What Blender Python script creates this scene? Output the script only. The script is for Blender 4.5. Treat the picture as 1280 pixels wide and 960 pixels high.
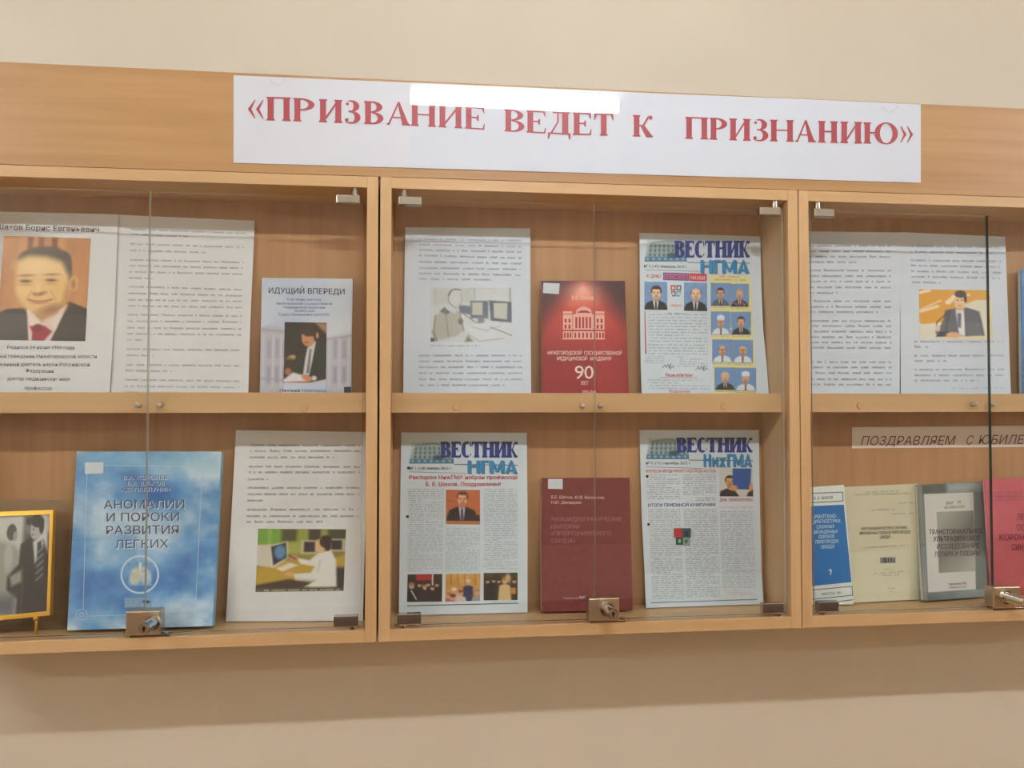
import bpy, bmesh, math, random
import numpy as np
from mathutils import Matrix, Vector

for o in list(bpy.data.objects):
    bpy.data.objects.remove(o)
SC = bpy.context.scene
COL = SC.collection

# ------------------------------------------------------------------ camera
# x to the right along the wall, y into the wall (cabinet fronts at y = 0), z up; camera 1.62 m above the floor
ZO = 1.62
F = 1000.0                                   # focal length in pixels of the 1280 frame
CAM = np.array([.0594, -1.1606, 0.0])
YAW, PITCH = .1143, .0261
_cy, _sy, _cp, _sp = math.cos(YAW), math.sin(YAW), math.cos(PITCH), math.sin(PITCH)
FW = np.array([_sy * _cp, _cy * _cp, _sp])
RT = np.array([_cy, -_sy, 0.0])
UP = np.cross(RT, FW)
cam_d = bpy.data.cameras.new('camera')
cam_d.sensor_width = 36.0
cam_d.lens = 36.0 * F / 1280.0
cam_d.clip_start = .02
cam = bpy.data.objects.new('camera', cam_d)
COL.objects.link(cam)
cam.matrix_world = Matrix(((RT[0], UP[0], -FW[0], CAM[0]), (RT[1], UP[1], -FW[1], CAM[1]),
                           (RT[2], UP[2], -FW[2], CAM[2] + ZO), (0, 0, 0, 1)))
SC.camera = cam

# ------------------------------------------------------------------ world, lamps, exposure
SC.view_settings.view_transform = 'Standard'
SC.view_settings.look = 'None'
SC.view_settings.gamma = 1.0
SC.view_settings.use_curve_mapping = False
SC.view_settings.exposure = 0.9
wd = bpy.data.worlds.new('world'); SC.world = wd; wd.use_nodes = True
wd.node_tree.nodes['Background'].inputs[0].default_value = (.9, .95, 1, 1)
wd.node_tree.nodes['Background'].inputs[1].default_value = .05
TUBE = 62.0         # radiance of the fluorescent tubes
LAMP_COL = (.98, .99, 1.0)
CEIL = ZO + 1.03   # ceiling height
LAMPS = [(.325, -1.085), (-1.5, -1.085), (2.15, -1.085), (-2.3, -2.2), (3.7, -2.2)]  # first lamp makes the banner glare; other four unseen, added for fill

# ------------------------------------------------------------------ helpers
def lin(c):
    c = np.asarray(c, float) / 255.0
    return np.where(c <= .04045, c / 12.92, ((c + .055) / 1.055) ** 2.4)

def ray(a, b):
    a = np.asarray(a, float)[..., None]; b = np.asarray(b, float)[..., None]
    return (a - 640) / F * RT - (b - 480) / F * UP + FW
def ony(a, b, y):
    d = ray(a, b); t = (np.asarray(y, float)[..., None] - CAM[1]) / d[..., 1:2]
    return CAM + t * d
def onz(a, b, z):
    d = ray(a, b); t = (z - CAM[2]) / d[..., 2:3]
    return CAM + t * d
def proj(P):
    d = np.asarray(P, float) - CAM
    z = d @ FW
    return 640 + F * (d @ RT) / z, 480 - F * (d @ UP) / z

def mat(name, col, rough=.5, metal=0.0, spec=.5, coat=0.0, emit=None, es=0.0):
    m = bpy.data.materials.new(name); m.use_nodes = True
    b = m.node_tree.nodes['Principled BSDF']
    c = lin(col)
    b.inputs['Base Color'].default_value = (*c, 1)
    b.inputs['Roughness'].default_value = rough
    b.inputs['Metallic'].default_value = metal
    b.inputs['Specular IOR Level'].default_value = spec
    b.inputs['Coat Weight'].default_value = coat
    b.inputs['Coat Roughness'].default_value = .015
    if emit is not None:
        b.inputs['Emission Color'].default_value = (*emit, 1)
        b.inputs['Emission Strength'].default_value = es
    return m

def wood(name, c1, c2, axis, rough=.42, ring=1.0):
    """laminated beech: fine grain running along one axis"""
    m = bpy.data.materials.new(name); m.use_nodes = True
    nt = m.node_tree; N = nt.nodes; L = nt.links
    b = N['Principled BSDF']
    tc = N.new('ShaderNodeTexCoord'); mp = N.new('ShaderNodeMapping')
    s = [60, 60, 60]; s[axis] = 2.2
    mp.inputs['Scale'].default_value = s
    L.new(tc.outputs['Object'], mp.inputs['Vector'])
    n1 = N.new('ShaderNodeTexNoise'); n1.inputs['Scale'].default_value = 1.0; n1.inputs['Detail'].default_value = 5
    n1.inputs['Distortion'].default_value = .35
    L.new(mp.outputs[0], n1.inputs['Vector'])
    mp2 = N.new('ShaderNodeMapping'); s2 = [11, 11, 11]; s2[axis] = 1.1; mp2.inputs['Scale'].default_value = s2
    L.new(tc.outputs['Object'], mp2.inputs['Vector'])
    n2 = N.new('ShaderNodeTexNoise'); n2.inputs['Scale'].default_value = 1.0; n2.inputs['Detail'].default_value = 3
    L.new(mp2.outputs[0], n2.inputs['Vector'])
    mx = N.new('ShaderNodeMath'); mx.operation = 'ADD'
    m1 = N.new('ShaderNodeMath'); m1.operation = 'MULTIPLY'; m1.inputs[1].default_value = .5
    m2 = N.new('ShaderNodeMath'); m2.operation = 'MULTIPLY'; m2.inputs[1].default_value = .5
    L.new(n1.outputs[0], m1.inputs[0]); L.new(n2.outputs[0], m2.inputs[0])
    L.new(m1.outputs[0], mx.inputs[0]); L.new(m2.outputs[0], mx.inputs[1])
    cr = N.new('ShaderNodeValToRGB')
    cr.color_ramp.elements[0].position = .36; cr.color_ramp.elements[0].color = (*lin(c2), 1)
    cr.color_ramp.elements[1].position = .64; cr.color_ramp.elements[1].color = (*lin(c1), 1)
    L.new(mx.outputs[0], cr.inputs[0]); L.new(cr.outputs[0], b.inputs['Base Color'])
    b.inputs['Roughness'].default_value = rough
    b.inputs['Specular IOR Level'].default_value = .4
    bp = N.new('ShaderNodeBump'); bp.inputs['Strength'].default_value = .05; bp.inputs['Distance'].default_value = .001
    L.new(n1.outputs[0], bp.inputs['Height']); L.new(bp.outputs[0], b.inputs['Normal'])
    return m

def noisy(name, c1, c2, scale, rough, bump=0.0, spec=.3):
    m = bpy.data.materials.new(name); m.use_nodes = True
    nt = m.node_tree; N = nt.nodes; L = nt.links; b = N['Principled BSDF']
    tc = N.new('ShaderNodeTexCoord')
    n = N.new('ShaderNodeTexNoise'); n.inputs['Scale'].default_value = scale; n.inputs['Detail'].default_value = 4
    L.new(tc.outputs['Object'], n.inputs['Vector'])
    cr = N.new('ShaderNodeValToRGB')
    cr.color_ramp.elements[0].position = .3; cr.color_ramp.elements[0].color = (*lin(c1), 1)
    cr.color_ramp.elements[1].position = .7; cr.color_ramp.elements[1].color = (*lin(c2), 1)
    L.new(n.outputs[0], cr.inputs[0]); L.new(cr.outputs[0], b.inputs['Base Color'])
    b.inputs['Roughness'].default_value = rough; b.inputs['Specular IOR Level'].default_value = spec
    if bump:
        bp = N.new('ShaderNodeBump'); bp.inputs['Strength'].default_value = bump; bp.inputs['Distance'].default_value = .002
        L.new(n.outputs[0], bp.inputs['Height']); L.new(bp.outputs[0], b.inputs['Normal'])
    return m

def print_mat(name, rough, spec=.4, coat=0.0):
    """ink on paper: colours come from the mesh's own colour attribute"""
    m = bpy.data.materials.new(name); m.use_nodes = True
    N = m.node_tree.nodes; L = m.node_tree.links; b = N['Principled BSDF']
    a = N.new('ShaderNodeVertexColor'); a.layer_name = 'ink'
    L.new(a.outputs['Color'], b.inputs['Base Color'])
    b.inputs['Roughness'].default_value = rough; b.inputs['Specular IOR Level'].default_value = spec
    b.inputs['Coat Weight'].default_value = coat; b.inputs['Coat Roughness'].default_value = .03
    return m

def pane_mat(name, tint, ior=1.45, rough=0.0):
    m = bpy.data.materials.new(name); m.use_nodes = True
    N = m.node_tree.nodes; L = m.node_tree.links
    N.remove(N['Principled BSDF']); out = N['Material Output']
    t = N.new('ShaderNodeBsdfTransparent'); t.inputs[0].default_value = (*tint, 1)
    g = N.new('ShaderNodeBsdfGlossy'); g.inputs['Roughness'].default_value = rough
    lw = N.new('ShaderNodeLayerWeight'); lw.inputs[0].default_value = .5      # facing = 1 - |cos|
    pw = N.new('ShaderNodeMath'); pw.operation = 'POWER'; pw.inputs[1].default_value = 5.0
    ma = N.new('ShaderNodeMath'); ma.operation = 'MULTIPLY_ADD'; f0 = ((ior - 1) / (ior + 1)) ** 2
    ma.inputs[1].default_value = 1 - f0; ma.inputs[2].default_value = f0
    L.new(lw.outputs['Facing'], pw.inputs[0]); L.new(pw.outputs[0], ma.inputs[0])
    mx = N.new('ShaderNodeMixShader')
    L.new(ma.outputs[0], mx.inputs[0]); L.new(t.outputs[0], mx.inputs[1]); L.new(g.outputs[0], mx.inputs[2])
    L.new(mx.outputs[0], out.inputs['Surface'])
    return m

M = {}
WA, WB = (192, 152, 104), (170, 130, 86)
M['wood_x'] = wood('beech_laminate_along', WA, WB, 0)
M['wood_z'] = wood('beech_laminate_upright', WA, WB, 2)
M['wood_back'] = wood('beech_back_panel', (196, 152, 108), (176, 132, 90), 2, .5)
M['edge'] = wood('beech_edge_band', (210, 175, 129), (198, 161, 115), 0, .4)
M['edge_z'] = wood('beech_edge_band_upright', (210, 175, 129), (198, 161, 115), 2, .4)
M['plug'] = mat('screw_cap_plastic', (205, 160, 110), .45)
M['paint'] = noisy('cream_wall_paint', (214, 205, 188), (219, 211, 195), 3.0, .6, .02)
M['ceiling'] = mat('ceiling_white', (244, 243, 238), .8)
M['floor'] = noisy('ochre_linoleum', (226, 178, 120), (216, 168, 110), 9, .4)
M['added_dado'] = mat('added_dado_brown', (82, 52, 62), .4)
M['paper'] = noisy('office_paper', (212, 224, 238), (218, 229, 242), 14, .7, .04)
M['paper_warm'] = noisy('warm_office_paper', (220, 223, 225), (225, 228, 230), 14, .7, .04)
M['news'] = noisy('newsprint_paper', (208, 223, 234), (214, 228, 238), 14, .6, .04)
M['film'] = mat('sheet_in_plastic_sleeve', (212, 221, 235), .6, 0, .4, .7)
M['sheet1'] = mat('banner_sheet_matt', (212, 218, 229), .45, 0, .4)
M['pages'] = noisy('book_pages', (222, 218, 205), (206, 202, 190), 200, .8)
M['ink'] = print_mat('printing_ink', .55, .35)
M['ink_gloss'] = print_mat('glossy_printing_ink', .35, .5)
M['sticker'] = mat('library_sticker', (206, 216, 226), .6)
M['glass'] = pane_mat('door_glass', (.99, .995, .99))
M['glass_edge'] = mat('green_glass_edge', (52, 74, 66), .15, 0, .5)
M['glass_edge_light'] = mat('pale_glass_edge', (190, 188, 172), .15, 0, .5)
M['acrylic'] = pane_mat('clear_acrylic', (.90, .91, .90))
M['chrome'] = mat('polished_chrome', (205, 203, 198), .12, 1.0)
M['nickel'] = mat('brushed_nickel', (206, 190, 166), .3, 1.0)
M['dark'] = mat('dark_gap', (24, 18, 14), .7)
M['rubber'] = mat('clear_rubber_bumper', (196, 186, 168), .2, 0, .6)
M['gold'] = mat('gold_frame', (226, 176, 70), .3, .6)
M['tube'] = mat('fluorescent_tube', (255, 255, 255), .3, emit=LAMP_COL, es=TUBE)
M['lamp_body'] = mat('lamp_housing', (120, 124, 130), .5)
M['glow'] = mat('lamp_glow_strip', (225, 235, 250), .3, emit=(.75, .87, 1.0), es=2.2)  # self-glow stands in for the bluish light beside the tube
M['door'] = mat('grey_door', (150, 140, 125), .4)

def mesh_obj(name, v, f, m, parent=None, cols=None, smooth=False):
    me = bpy.data.meshes.new(name)
    me.from_pydata([tuple(map(float, p)) for p in v], [], [tuple(map(int, q)) for q in f])
    ms = m if isinstance(m, (list, tuple)) else [m]
    for x in ms: me.materials.append(x)
    if cols is not None:
        a = me.color_attributes.new('ink', 'FLOAT_COLOR', 'POINT')
        cc = np.ones((len(v), 4), np.float32); cc[:, :3] = cols
        a.data.foreach_set('color', cc.ravel())
    if smooth:
        me.polygons.foreach_set('use_smooth', [True] * len(me.polygons))
    me.update()
    o = bpy.data.objects.new(name, me); COL.objects.link(o)
    if parent is not None: o.parent = parent
    return o

def bm_obj(name, bm, m, parent=None, smooth=False):
    me = bpy.data.meshes.new(name); bm.normal_update(); bm.to_mesh(me); bm.free()
    for x in (m if isinstance(m, (list, tuple)) else [m]): me.materials.append(x)
    if smooth: me.polygons.foreach_set('use_smooth', [True] * len(me.polygons))
    o = bpy.data.objects.new(name, me); COL.objects.link(o)
    if parent is not None: o.parent = parent
    return o

def add_box(bm, x0, x1, y0, y1, z0, z1, bev=0.0, mi=0):
    r = bmesh.ops.create_cube(bm, size=1.0)
    vs = r['verts']
    for v in vs:
        v.co = Vector(((x0 + x1) / 2 + v.co.x * (x1 - x0), (y0 + y1) / 2 + v.co.y * (y1 - y0), (z0 + z1) / 2 + v.co.z * (z1 - z0)))
    fs = list({f for v in vs for f in v.link_faces})
    for f in fs: f.material_index = mi
    if bev:
        es = list({e for v in vs for e in v.link_edges})
        bmesh.ops.bevel(bm, geom=es, offset=bev, segments=2, affect='EDGES', profile=.5)
    return bm

def box(name, x0, x1, y0, y1, z0, z1, m, parent=None, bev=0.0):
    bm = bmesh.new(); add_box(bm, x0, x1, y0, y1, z0, z1, bev)
    return bm_obj(name, bm, m, parent)

def add_cyl(bm, cx, cy, cz, r, axis, length, seg=20, r2=None, mi=0):
    """cylinder from (cx,cy,cz) running 'length' along axis"""
    q = bmesh.ops.create_cone(bm, cap_ends=True, segments=seg, radius1=r, radius2=r if r2 is None else r2, depth=abs(length))
    ax = Vector(axis).normalized()
    rot = Vector((0, 0, 1)).rotation_difference(ax).to_matrix().to_4x4()
    mid = Vector((cx, cy, cz)) + ax * abs(length) / 2
    bmesh.ops.transform(bm, matrix=Matrix.Translation(mid) @ rot, verts=q['verts'])
    for f in {f for v in q['verts'] for f in v.link_faces}: f.material_index = mi

def empty(name, loc, label=None, cat=None, group=None):
    o = bpy.data.objects.new(name, None); COL.objects.link(o); o.location = loc
    o.empty_display_size = .05
    if label: tag(o, label, cat, group)
    return o
def tag(o, label, cat, group=None):
    o['label'] = label; o['category'] = cat
    if group: o['group'] = group
def rebase(root):
    """children were built in world coordinates: keep them there"""
    inv = Matrix.Translation(root.location).inverted()
    for c in root.children:
        c.matrix_parent_inverse = inv

# ------------------------------------------------------------------ setting
RX0, RX1, RY0, RY1 = -3.6, 4.2, -2.5, .15
def struct(o):
    o['kind'] = 'structure'; return o
struct(box('wall_north', RX0, RX1, RY1, RY1 + .15, 0, CEIL, M['paint']))
struct(box('wall_south', RX0, RX1, RY0 - .15, RY0, 0, CEIL, M['paint']))
struct(box('wall_west', RX0 - .15, RX0, RY0 - .15, RY1 + .15, 0, CEIL, M['paint']))
struct(box('wall_east', RX1, RX1 + .15, RY0 - .15, RY1 + .15, 0, CEIL, M['paint']))
struct(box('floor', RX0 - .15, RX1 + .15, RY0 - .15, RY1 + .15, -.1, 0, M['floor']))
struct(box('ceiling', RX0 - .15, RX1 + .15, RY0 - .15, RY1 + .15, CEIL, CEIL + .1, M['ceiling']))
for side, (a, b, c, d) in {'north': (RX0, RX1, RY1 - .015, RY1), 'south': (RX0, RX1, RY0, RY0 + .015)}.items():
    struct(box('baseboard_' + side, a, b, c, d, 0, .08, M['wood_x']))

struct(box('added_trim_1', RX0, RX1, RY0, RY0 + .012, .08, .715, M['added_dado']))  # unseen dark band, added so the lower chrome hinges reflect dark
for i, (lx, ly) in enumerate(LAMPS):
    pos = ['above the cabinets', 'added for fill light at the left end of the corridor', 'added for fill light at the right end of the corridor', 'added for fill light by the far wall, left', 'added for fill light by the far wall, right'][i]
    r = empty('ceiling_light', (lx, ly, CEIL), 'white fluorescent ceiling light with one long tube ' + pos, 'ceiling light')
    x0, x1 = lx - .30, lx + .30
    zt = ZO + .860                       # tube height
    bm = bmesh.new(); add_box(bm, x0 - .012, x1 + .012, ly - .030, ly + .034, zt + .020, zt + .060, .003)
    bm_obj('housing', bm, M['lamp_body'], r)
    for sx in (-.18, .18):
        bm = bmesh.new(); add_cyl(bm, lx + sx, ly, zt + .060, .006, (0, 0, 1), CEIL - zt - .0605, 12)
        add_cyl(bm, lx + sx, ly, CEIL - .012, .025, (0, 0, 1), .0115, 20)
        bm_obj('hanging_rod', bm, M['lamp_body'], r)
    box('glow_strip', x0, x1, ly + .036, ly + .085, zt + .016, zt + .022, M['glow'], r)  # strip made to glow bluish so it shows in the banner glare
    for t in (0.0,):
        bm = bmesh.new(); add_cyl(bm, x0, ly + t, zt, .016, (1, 0, 0), x1 - x0, 16)
        bm_obj('tube', bm, M['tube'], r, True)
    rebase(r)

# ------------------------------------------------------------------ cabinets
ZT, ZTI, ZBI, ZB = .3294 + ZO, .3130 + ZO, -.3203 + ZO, -.3375 + ZO
BT = .016
YB = .100            # inside face of the back panel
LIP0, LIP1, LIPY = -.0115 + ZO, .0178 + ZO, .026
SHT = LIP0 + .016    # top of the shelf board

def door_glass(root, x0, x1, hinge_left, seam_dark):
    y0, y1 = .006, .010
    z0, z1 = ZBI + .004, ZTI - .013
    bm = bmesh.new(); add_box(bm, x0, x1, y0, y1, z0, z1)
    bm.faces.ensure_lookup_table()
    for f in bm.faces:
        f.material_index = 0 if abs(f.normal.y) > .5 else 1
        if abs(f.normal.x) > .5:
            outer = (f.normal.x < 0) == hinge_left
            f.material_index = 2 if (outer or not seam_dark) else 1
        if f.normal.z > .5: f.material_index = 2
    g = bm_obj('glass_door', bm, [M['glass'], M['glass_edge'], M['glass_edge_light']], root)
    # pivot hinges at the outer top and bottom corners
    hx = x0 + .004 if hinge_left else x1 - .038
    for top in (True, False):
        za, zb = (z1 - .010, z1 + .003) if top else (z0 + .001, z0 + .017)
        bm = bmesh.new()
        add_box(bm, hx, hx + .034, y0 - .0035, y1 + .0035, za, zb, .0012)
        px = hx + .008 if hinge_left else hx + .026
        add_cyl(bm, px, (y0 + y1) / 2, zb - .001 if top else ZBI, .005, (0, 0, 1), (ZTI - zb + .001) if top else (za - ZBI + .001), 14)
        bm_obj('pivot_hinge', bm, M['chrome'], g)
    return g

def door_lock(g, bx, by_off, L, tilt):
    """nickel clamp body on the glass with a key cylinder pointing out"""
    zc = ZBI + .0215
    bm = bmesh.new()
    add_box(bm, bx - .023, bx + .023, -.006, .0155, zc - .0165, zc + .0165, .002, 0)
    cx = bx + by_off; cz = zc + .001
    ax = Vector((tilt, -1, 0)).normalized()
    add_cyl(bm, cx, -.005, cz, .0100, ax, .006, 24, None, 1)
    add_cyl(bm, cx, -.009, cz, .0078, ax, L, 24, .0072, 1)
    e = Vector((cx, -.009, cz)) + ax * L
    add_cyl(bm, e.x, e.y, e.z, .0060, ax, .0015, 24, None, 0)
    e2 = e + ax * .0013
    add_box(bm, e2.x - .0010, e2.x + .0010, e2.y - .0008, e2.y + .0004, e2.z - .004, e2.z + .004, 0, 2)
    add_cyl(bm, e2.x, e2.y, e2.z + .0005, .0024, ax, .0006, 12, None, 2)
    # foot plate with two screws on the bottom board
    add_box(bm, bx - .020, bx + .034, .0005, .0165, ZBI, ZBI + .0035, .0006, 1)
    add_cyl(bm, bx + .028, .003, ZBI + .0035, .003, (0, 0, 1), .0015, 12, None, 1)
    add_cyl(bm, bx - .014, .003, ZBI + .0035, .003, (0, 0, 1), .0015, 12, None, 1)
    return bm_obj('door_lock', bm, [M['nickel'], M['chrome'], M['dark']], g)

def cabinet(x0, x1, label, seam_dark, lock_off, lock_len, plugs, bumps, seam):
    r = empty('display_cabinet', ((x0 + x1) / 2, 0, ZB), label, 'cabinet', 'wall display cabinets in a row')
    Y1 = YB + .006
    for a in (x0, x1 - BT):
        box('side_panel', a, a + BT, 0, Y1, ZB, ZT, M['edge_z'], r, .0006)
    box('top_panel', x0 + BT, x1 - BT, 0.0003, Y1, ZTI, ZT - .0003, M['edge'], r, .0004)
    box('bottom_panel', x0 + BT, x1 - BT, 0.0003, Y1, ZB + .0003, ZBI, M['edge'], r, .0004)
    box('back_panel', x0 + BT, x1 - BT, YB, Y1 - .0005, ZBI, ZTI, M['wood_back'], r)
    box('shelf', x0 + BT, x1 - BT, LIPY + .016, YB, LIP0, SHT, M['wood_x'], r)
    box('shelf_lip', x0 + BT, x1 - BT, LIPY, LIPY + .016, LIP0, LIP1, M['edge'], r, .0006)
    for px, py in plugs:
        P = ony(px, py, LIPY)
        bm = bmesh.new(); add_cyl(bm, P[0], LIPY + .0005, P[2] + ZO, .0058, (0, -1, 0), .0022, 18, .0050)
        bm_obj('screw_cap', bm, M['plug'], r)
    for px, py in bumps:
        P = ony(px, py, LIPY - .003)
        bm = bmesh.new()
        add_cyl(bm, P[0], LIPY + .0003, P[2] + ZO, .0042, (0, -1, 0), .008, 16, .0030)
        bmesh.ops.create_uvsphere(bm, u_segments=12, v_segments=8, radius=.0035, matrix=Matrix.Translation((P[0], LIPY - .0085, P[2] + ZO)))
        bm_obj('door_bumper', bm, M['rubber'], r, True)
    g1 = door_glass(r, x0 + BT + .006, seam - .0008, True, seam_dark)
    g2 = door_glass(r, seam + .0008, x1 - BT - .006, False, seam_dark)
    door_lock(g2, *lock_off, lock_len[0], lock_len[1])
    rebase(r)
    return r

S1 = .0015; S2 = .6335
cabinet(-.636, S1 - .003, 'beech wall cabinet at the left, holding portrait sheet, blue book and gold photo frame', False,
        (-.3170, .014), (.030, -.05), [(380, 510)], [(173, 506), (200, 506)], -.3185)
cabinet(S1, S2, 'beech wall cabinet in the middle, holding three newspapers and two red books', False,
        (.3275, .003), (.028, .10), [(571, 509), (905, 508)], [(728, 507), (750.5, 507)], .3175)
cabinet(S2 + .0014, S2 + .640, 'beech wall cabinet at the right, holding a congratulation strip and pink booklet', True,
        (.9660, -.004), (.034, .10), [(1075, 507)], [(1217, 505), (1240, 506)], .9520)
# small shelf pin on the right side wall of the middle cabinet
# ------------------------------------------------------------------ header board and banner
HB = box('header_board', -.80, 1.40, .0, .016, ZT + .0002, .4714 + ZO, M['wood_x'], None, .0003)
tag(HB, 'long beech header board above the three cabinets carrying the white banner', 'board')

# ---- printed matter -------------------------------------------------------
class Canvas:
    """a small colour picture painted with soft shapes, later turned into a colour-attribute grid"""
    def __init__(s, nx, ny, bg, seed=1):
        s.nx, s.ny = nx, ny
        s.X, s.Y = np.meshgrid(np.linspace(0, 1, nx), np.linspace(0, 1, ny))
        s.c = np.ones((ny, nx, 3)) * np.asarray(bg, float)
        s.asp = ny / nx
        s.rng = np.random.RandomState(seed)
    def _mix(s, a, col):
        a = np.clip(a, 0, 1)[..., None]
        s.c = s.c * (1 - a) + np.asarray(col, float) * a
    def ell(s, cx, cy, rx, ry, col, soft=.12, rot=0, op=1):
        dx, dy = s.X - cx, (s.Y - cy)
        cr, sr = math.cos(rot), math.sin(rot)
        a, b = dx * cr + dy * sr, -dx * sr + dy * cr
        d = np.sqrt((a / rx) ** 2 + (b / ry) ** 2)
        s._mix(op * (1 + soft - d) / (2 * soft), col); return s
    def poly(s, pts, col, soft=.012, op=1):
        p = np.array(pts, float); n = len(p)
        dmin = np.full(s.X.shape, 9.0); ins = np.zeros(s.X.shape, bool)
        for i in range(n):
            ax, ay = p[i]; bx, by = p[(i + 1) % n]
            ex, ey = bx - ax, by - ay
            t = np.clip(((s.X - ax) * ex + (s.Y - ay) * ey) / (ex * ex + ey * ey + 1e-12), 0, 1)
            d = np.hypot(s.X - ax - t * ex, s.Y - ay - t * ey); dmin = np.minimum(dmin, d)
            if ay != by:
                c = ((ay > s.Y) != (by > s.Y)) & (s.X < (bx - ax) * (s.Y - ay) / (by - ay) + ax)
                ins ^= c
        sd = np.where(ins, dmin, -dmin)
        s._mix(op * (sd + soft) / (2 * soft), col); return s
    def rect(s, x0, y0, x1, y1, col, soft=.008, op=1):
        return s.poly([(x0, y0), (x1, y0), (x1, y1), (x0, y1)], col, soft, op)
    def line(s, pts, w, col, soft=.01, op=1):
        dmin = np.full(s.X.shape, 9.0)
        for (ax, ay), (bx, by) in zip(pts[:-1], pts[1:]):
            ex, ey = bx - ax, by - ay
            t = np.clip(((s.X - ax) * ex + (s.Y - ay) * ey) / (ex * ex + ey * ey + 1e-12), 0, 1)
            dmin = np.minimum(dmin, np.hypot(s.X - ax - t * ex, s.Y - ay - t * ey))
        s._mix(op * (w + soft - dmin) / (2 * soft), col); return s
    def fbm(s, fx, fy, seed, octv=4):
        rg = np.random.RandomState(seed); out = np.zeros(s.X.shape); amp = 1; tot = 0
        for o in range(octv):
            gx, gy = max(2, int(fx * 2 ** o)) + 2, max(2, int(fy * 2 ** o)) + 2
            g = rg.rand(gy, gx)
            x = s.X * (gx - 2); y = s.Y * (gy - 2)
            xi, yi = x.astype(int), y.astype(int); tx, ty = x - xi, y - yi
            tx, ty = tx * tx * (3 - 2 * tx), ty * ty * (3 - 2 * ty)
            v = (g[yi, xi] * (1 - tx) + g[yi, np.minimum(xi + 1, gx - 1)] * tx) * (1 - ty) + \
                (g[np.minimum(yi + 1, gy - 1), xi] * (1 - tx) + g[np.minimum(yi + 1, gy - 1), np.minimum(xi + 1, gx - 1)] * tx) * ty
            out += amp * v; tot += amp; amp *= .5
        return out / tot
    def grain(s, a):
        s.c = s.c + (s.rng.rand(s.ny, s.nx, 1) - .5) * 2 * a; return s

def face(C, cx, cy, r, skin, hair, look=0.0, cap=False, glasses=False, bald=False, hs=1.0):
    """a simple head: r = half width of the face"""
    ra = r * 1.32 / C.asp if C.asp else r
    sk = np.array(skin, float); dk = sk * .72; hr = np.array(hair, float)
    C.rect(cx - r * .5, cy + ra * .5, cx + r * .5, cy + ra * 1.35, dk * 1.05, .02)
    C.ell(cx - r * 1.0, cy + ra * .05, r * .16, ra * .22, dk, .2); C.ell(cx + r * 1.0, cy + ra * .05, r * .16, ra * .22, dk, .2)
    if not bald:
        C.ell(cx + look * .1 * r, cy - ra * .38, r * 1.08 * hs, ra * .82, hr, .1)
    C.ell(cx, cy + ra * .08, r, ra * .95, sk, .10)
    C.ell(cx - r * .1, cy - ra * .3, r * .62, ra * .38, sk * 1.07, .5)
    C.ell(cx + r * .05, cy + ra * .8, r * .6, ra * .2, dk, .5, 0, .5)
    if not bald:
        C.ell(cx + look * r * .2, cy - ra * .86, r * .85 * hs, ra * .26, hr, .2)
        C.ell(cx + r * .93, cy - ra * .3, r * .14, ra * .36, hr, .3, 0, .8); C.ell(cx - r * .93, cy - ra * .3, r * .12, ra * .34, hr, .3, 0, .8)
    else:
        C.ell(cx - r * .95, cy - ra * .25, r * .14, ra * .3, hr, .3); C.ell(cx + r * .95, cy - ra * .25, r * .14, ra * .3, hr, .3)
    for q in (-.42, .36):
        ex = cx + (q + look * .1) * r
        C.ell(ex, cy - ra * .17, r * .25, ra * .045, hr * .8, .5, 0, .75)
        C.ell(ex, cy - ra * .03, r * .18, ra * .055, dk * .55, .5, 0, .85)
        if glasses:
            C.ell(ex, cy - ra * .02, r * .34, ra * .2, (70, 60, 60), .25, 0, .8); C.ell(ex, cy - ra * .02, r * .24, ra * .13, sk * .92, .25)
    C.ell(cx + (look * .15 + .04) * r, cy + ra * .28, r * .18, ra * .12, dk * .95, .5, 0, .8)
    C.ell(cx + look * .1 * r, cy + ra * .54, r * .36, ra * .055, (165, 88, 74), .5, 0, .85)
    if cap:
        C.poly([(cx - r * 1.05, cy - ra * .35), (cx - r * 1.0, cy - ra * 1.25), (cx, cy - ra * 1.5), (cx + r * 1.0, cy - ra * 1.25), (cx + r * 1.05, cy - ra * .35)], (228, 236, 244), .02)
        C.line([(cx - r, cy - ra * .45), (cx + r, cy - ra * .45)], .01, (190, 202, 214), .02)

def suit(C, cx, top, w, col, shirt=(228, 228, 228), tie=(60, 60, 90), vw=.2):
    C.poly([(cx - w * .3, top), (cx + w * .3, top), (cx + w * .75, top + .1), (cx + w * 1.05, 1.05), (cx - w * 1.05, 1.05), (cx - w * .75, top + .1)], col, .02)
    C.poly([(cx - vw * .8, top - .03), (cx + vw * .8, top - .03), (cx + vw * .25, 1.05), (cx - vw * .25, 1.05)], shirt, .012)
    C.poly([(cx - .035, top + .04), (cx + .035, top + .04), (cx + .055, 1.05), (cx - .055, 1.05)], tie, .012)

# --- fonts
_gc = {}
def glyphs(s, off=0.0, sp=1.0):
    k = (s, off, sp)
    if k in _gc: return _gc[k]
    c = bpy.data.curves.new('t', 'FONT'); c.body = s; c.resolution_u = 2; c.offset = off; c.space_character = sp
    o = bpy.data.objects.new('t', c); COL.objects.link(o)
    bpy.context.view_layer.update()
    me = o.to_mesh()
    v = np.array([p.co[:2] for p in me.vertices]); f = [tuple(p.vertices) for p in me.polygons]
    o.to_mesh_clear(); bpy.data.objects.remove(o); bpy.data.curves.remove(c)
    if len(v) == 0: v = np.zeros((0, 2))
    else:
        v[:, 0] = (v[:, 0] - v[:, 0].min()) / max(1e-6, v[:, 0].max() - v[:, 0].min())
        v[:, 1] /= .73
    _gc[k] = (v, f); return _gc[k]

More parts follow.
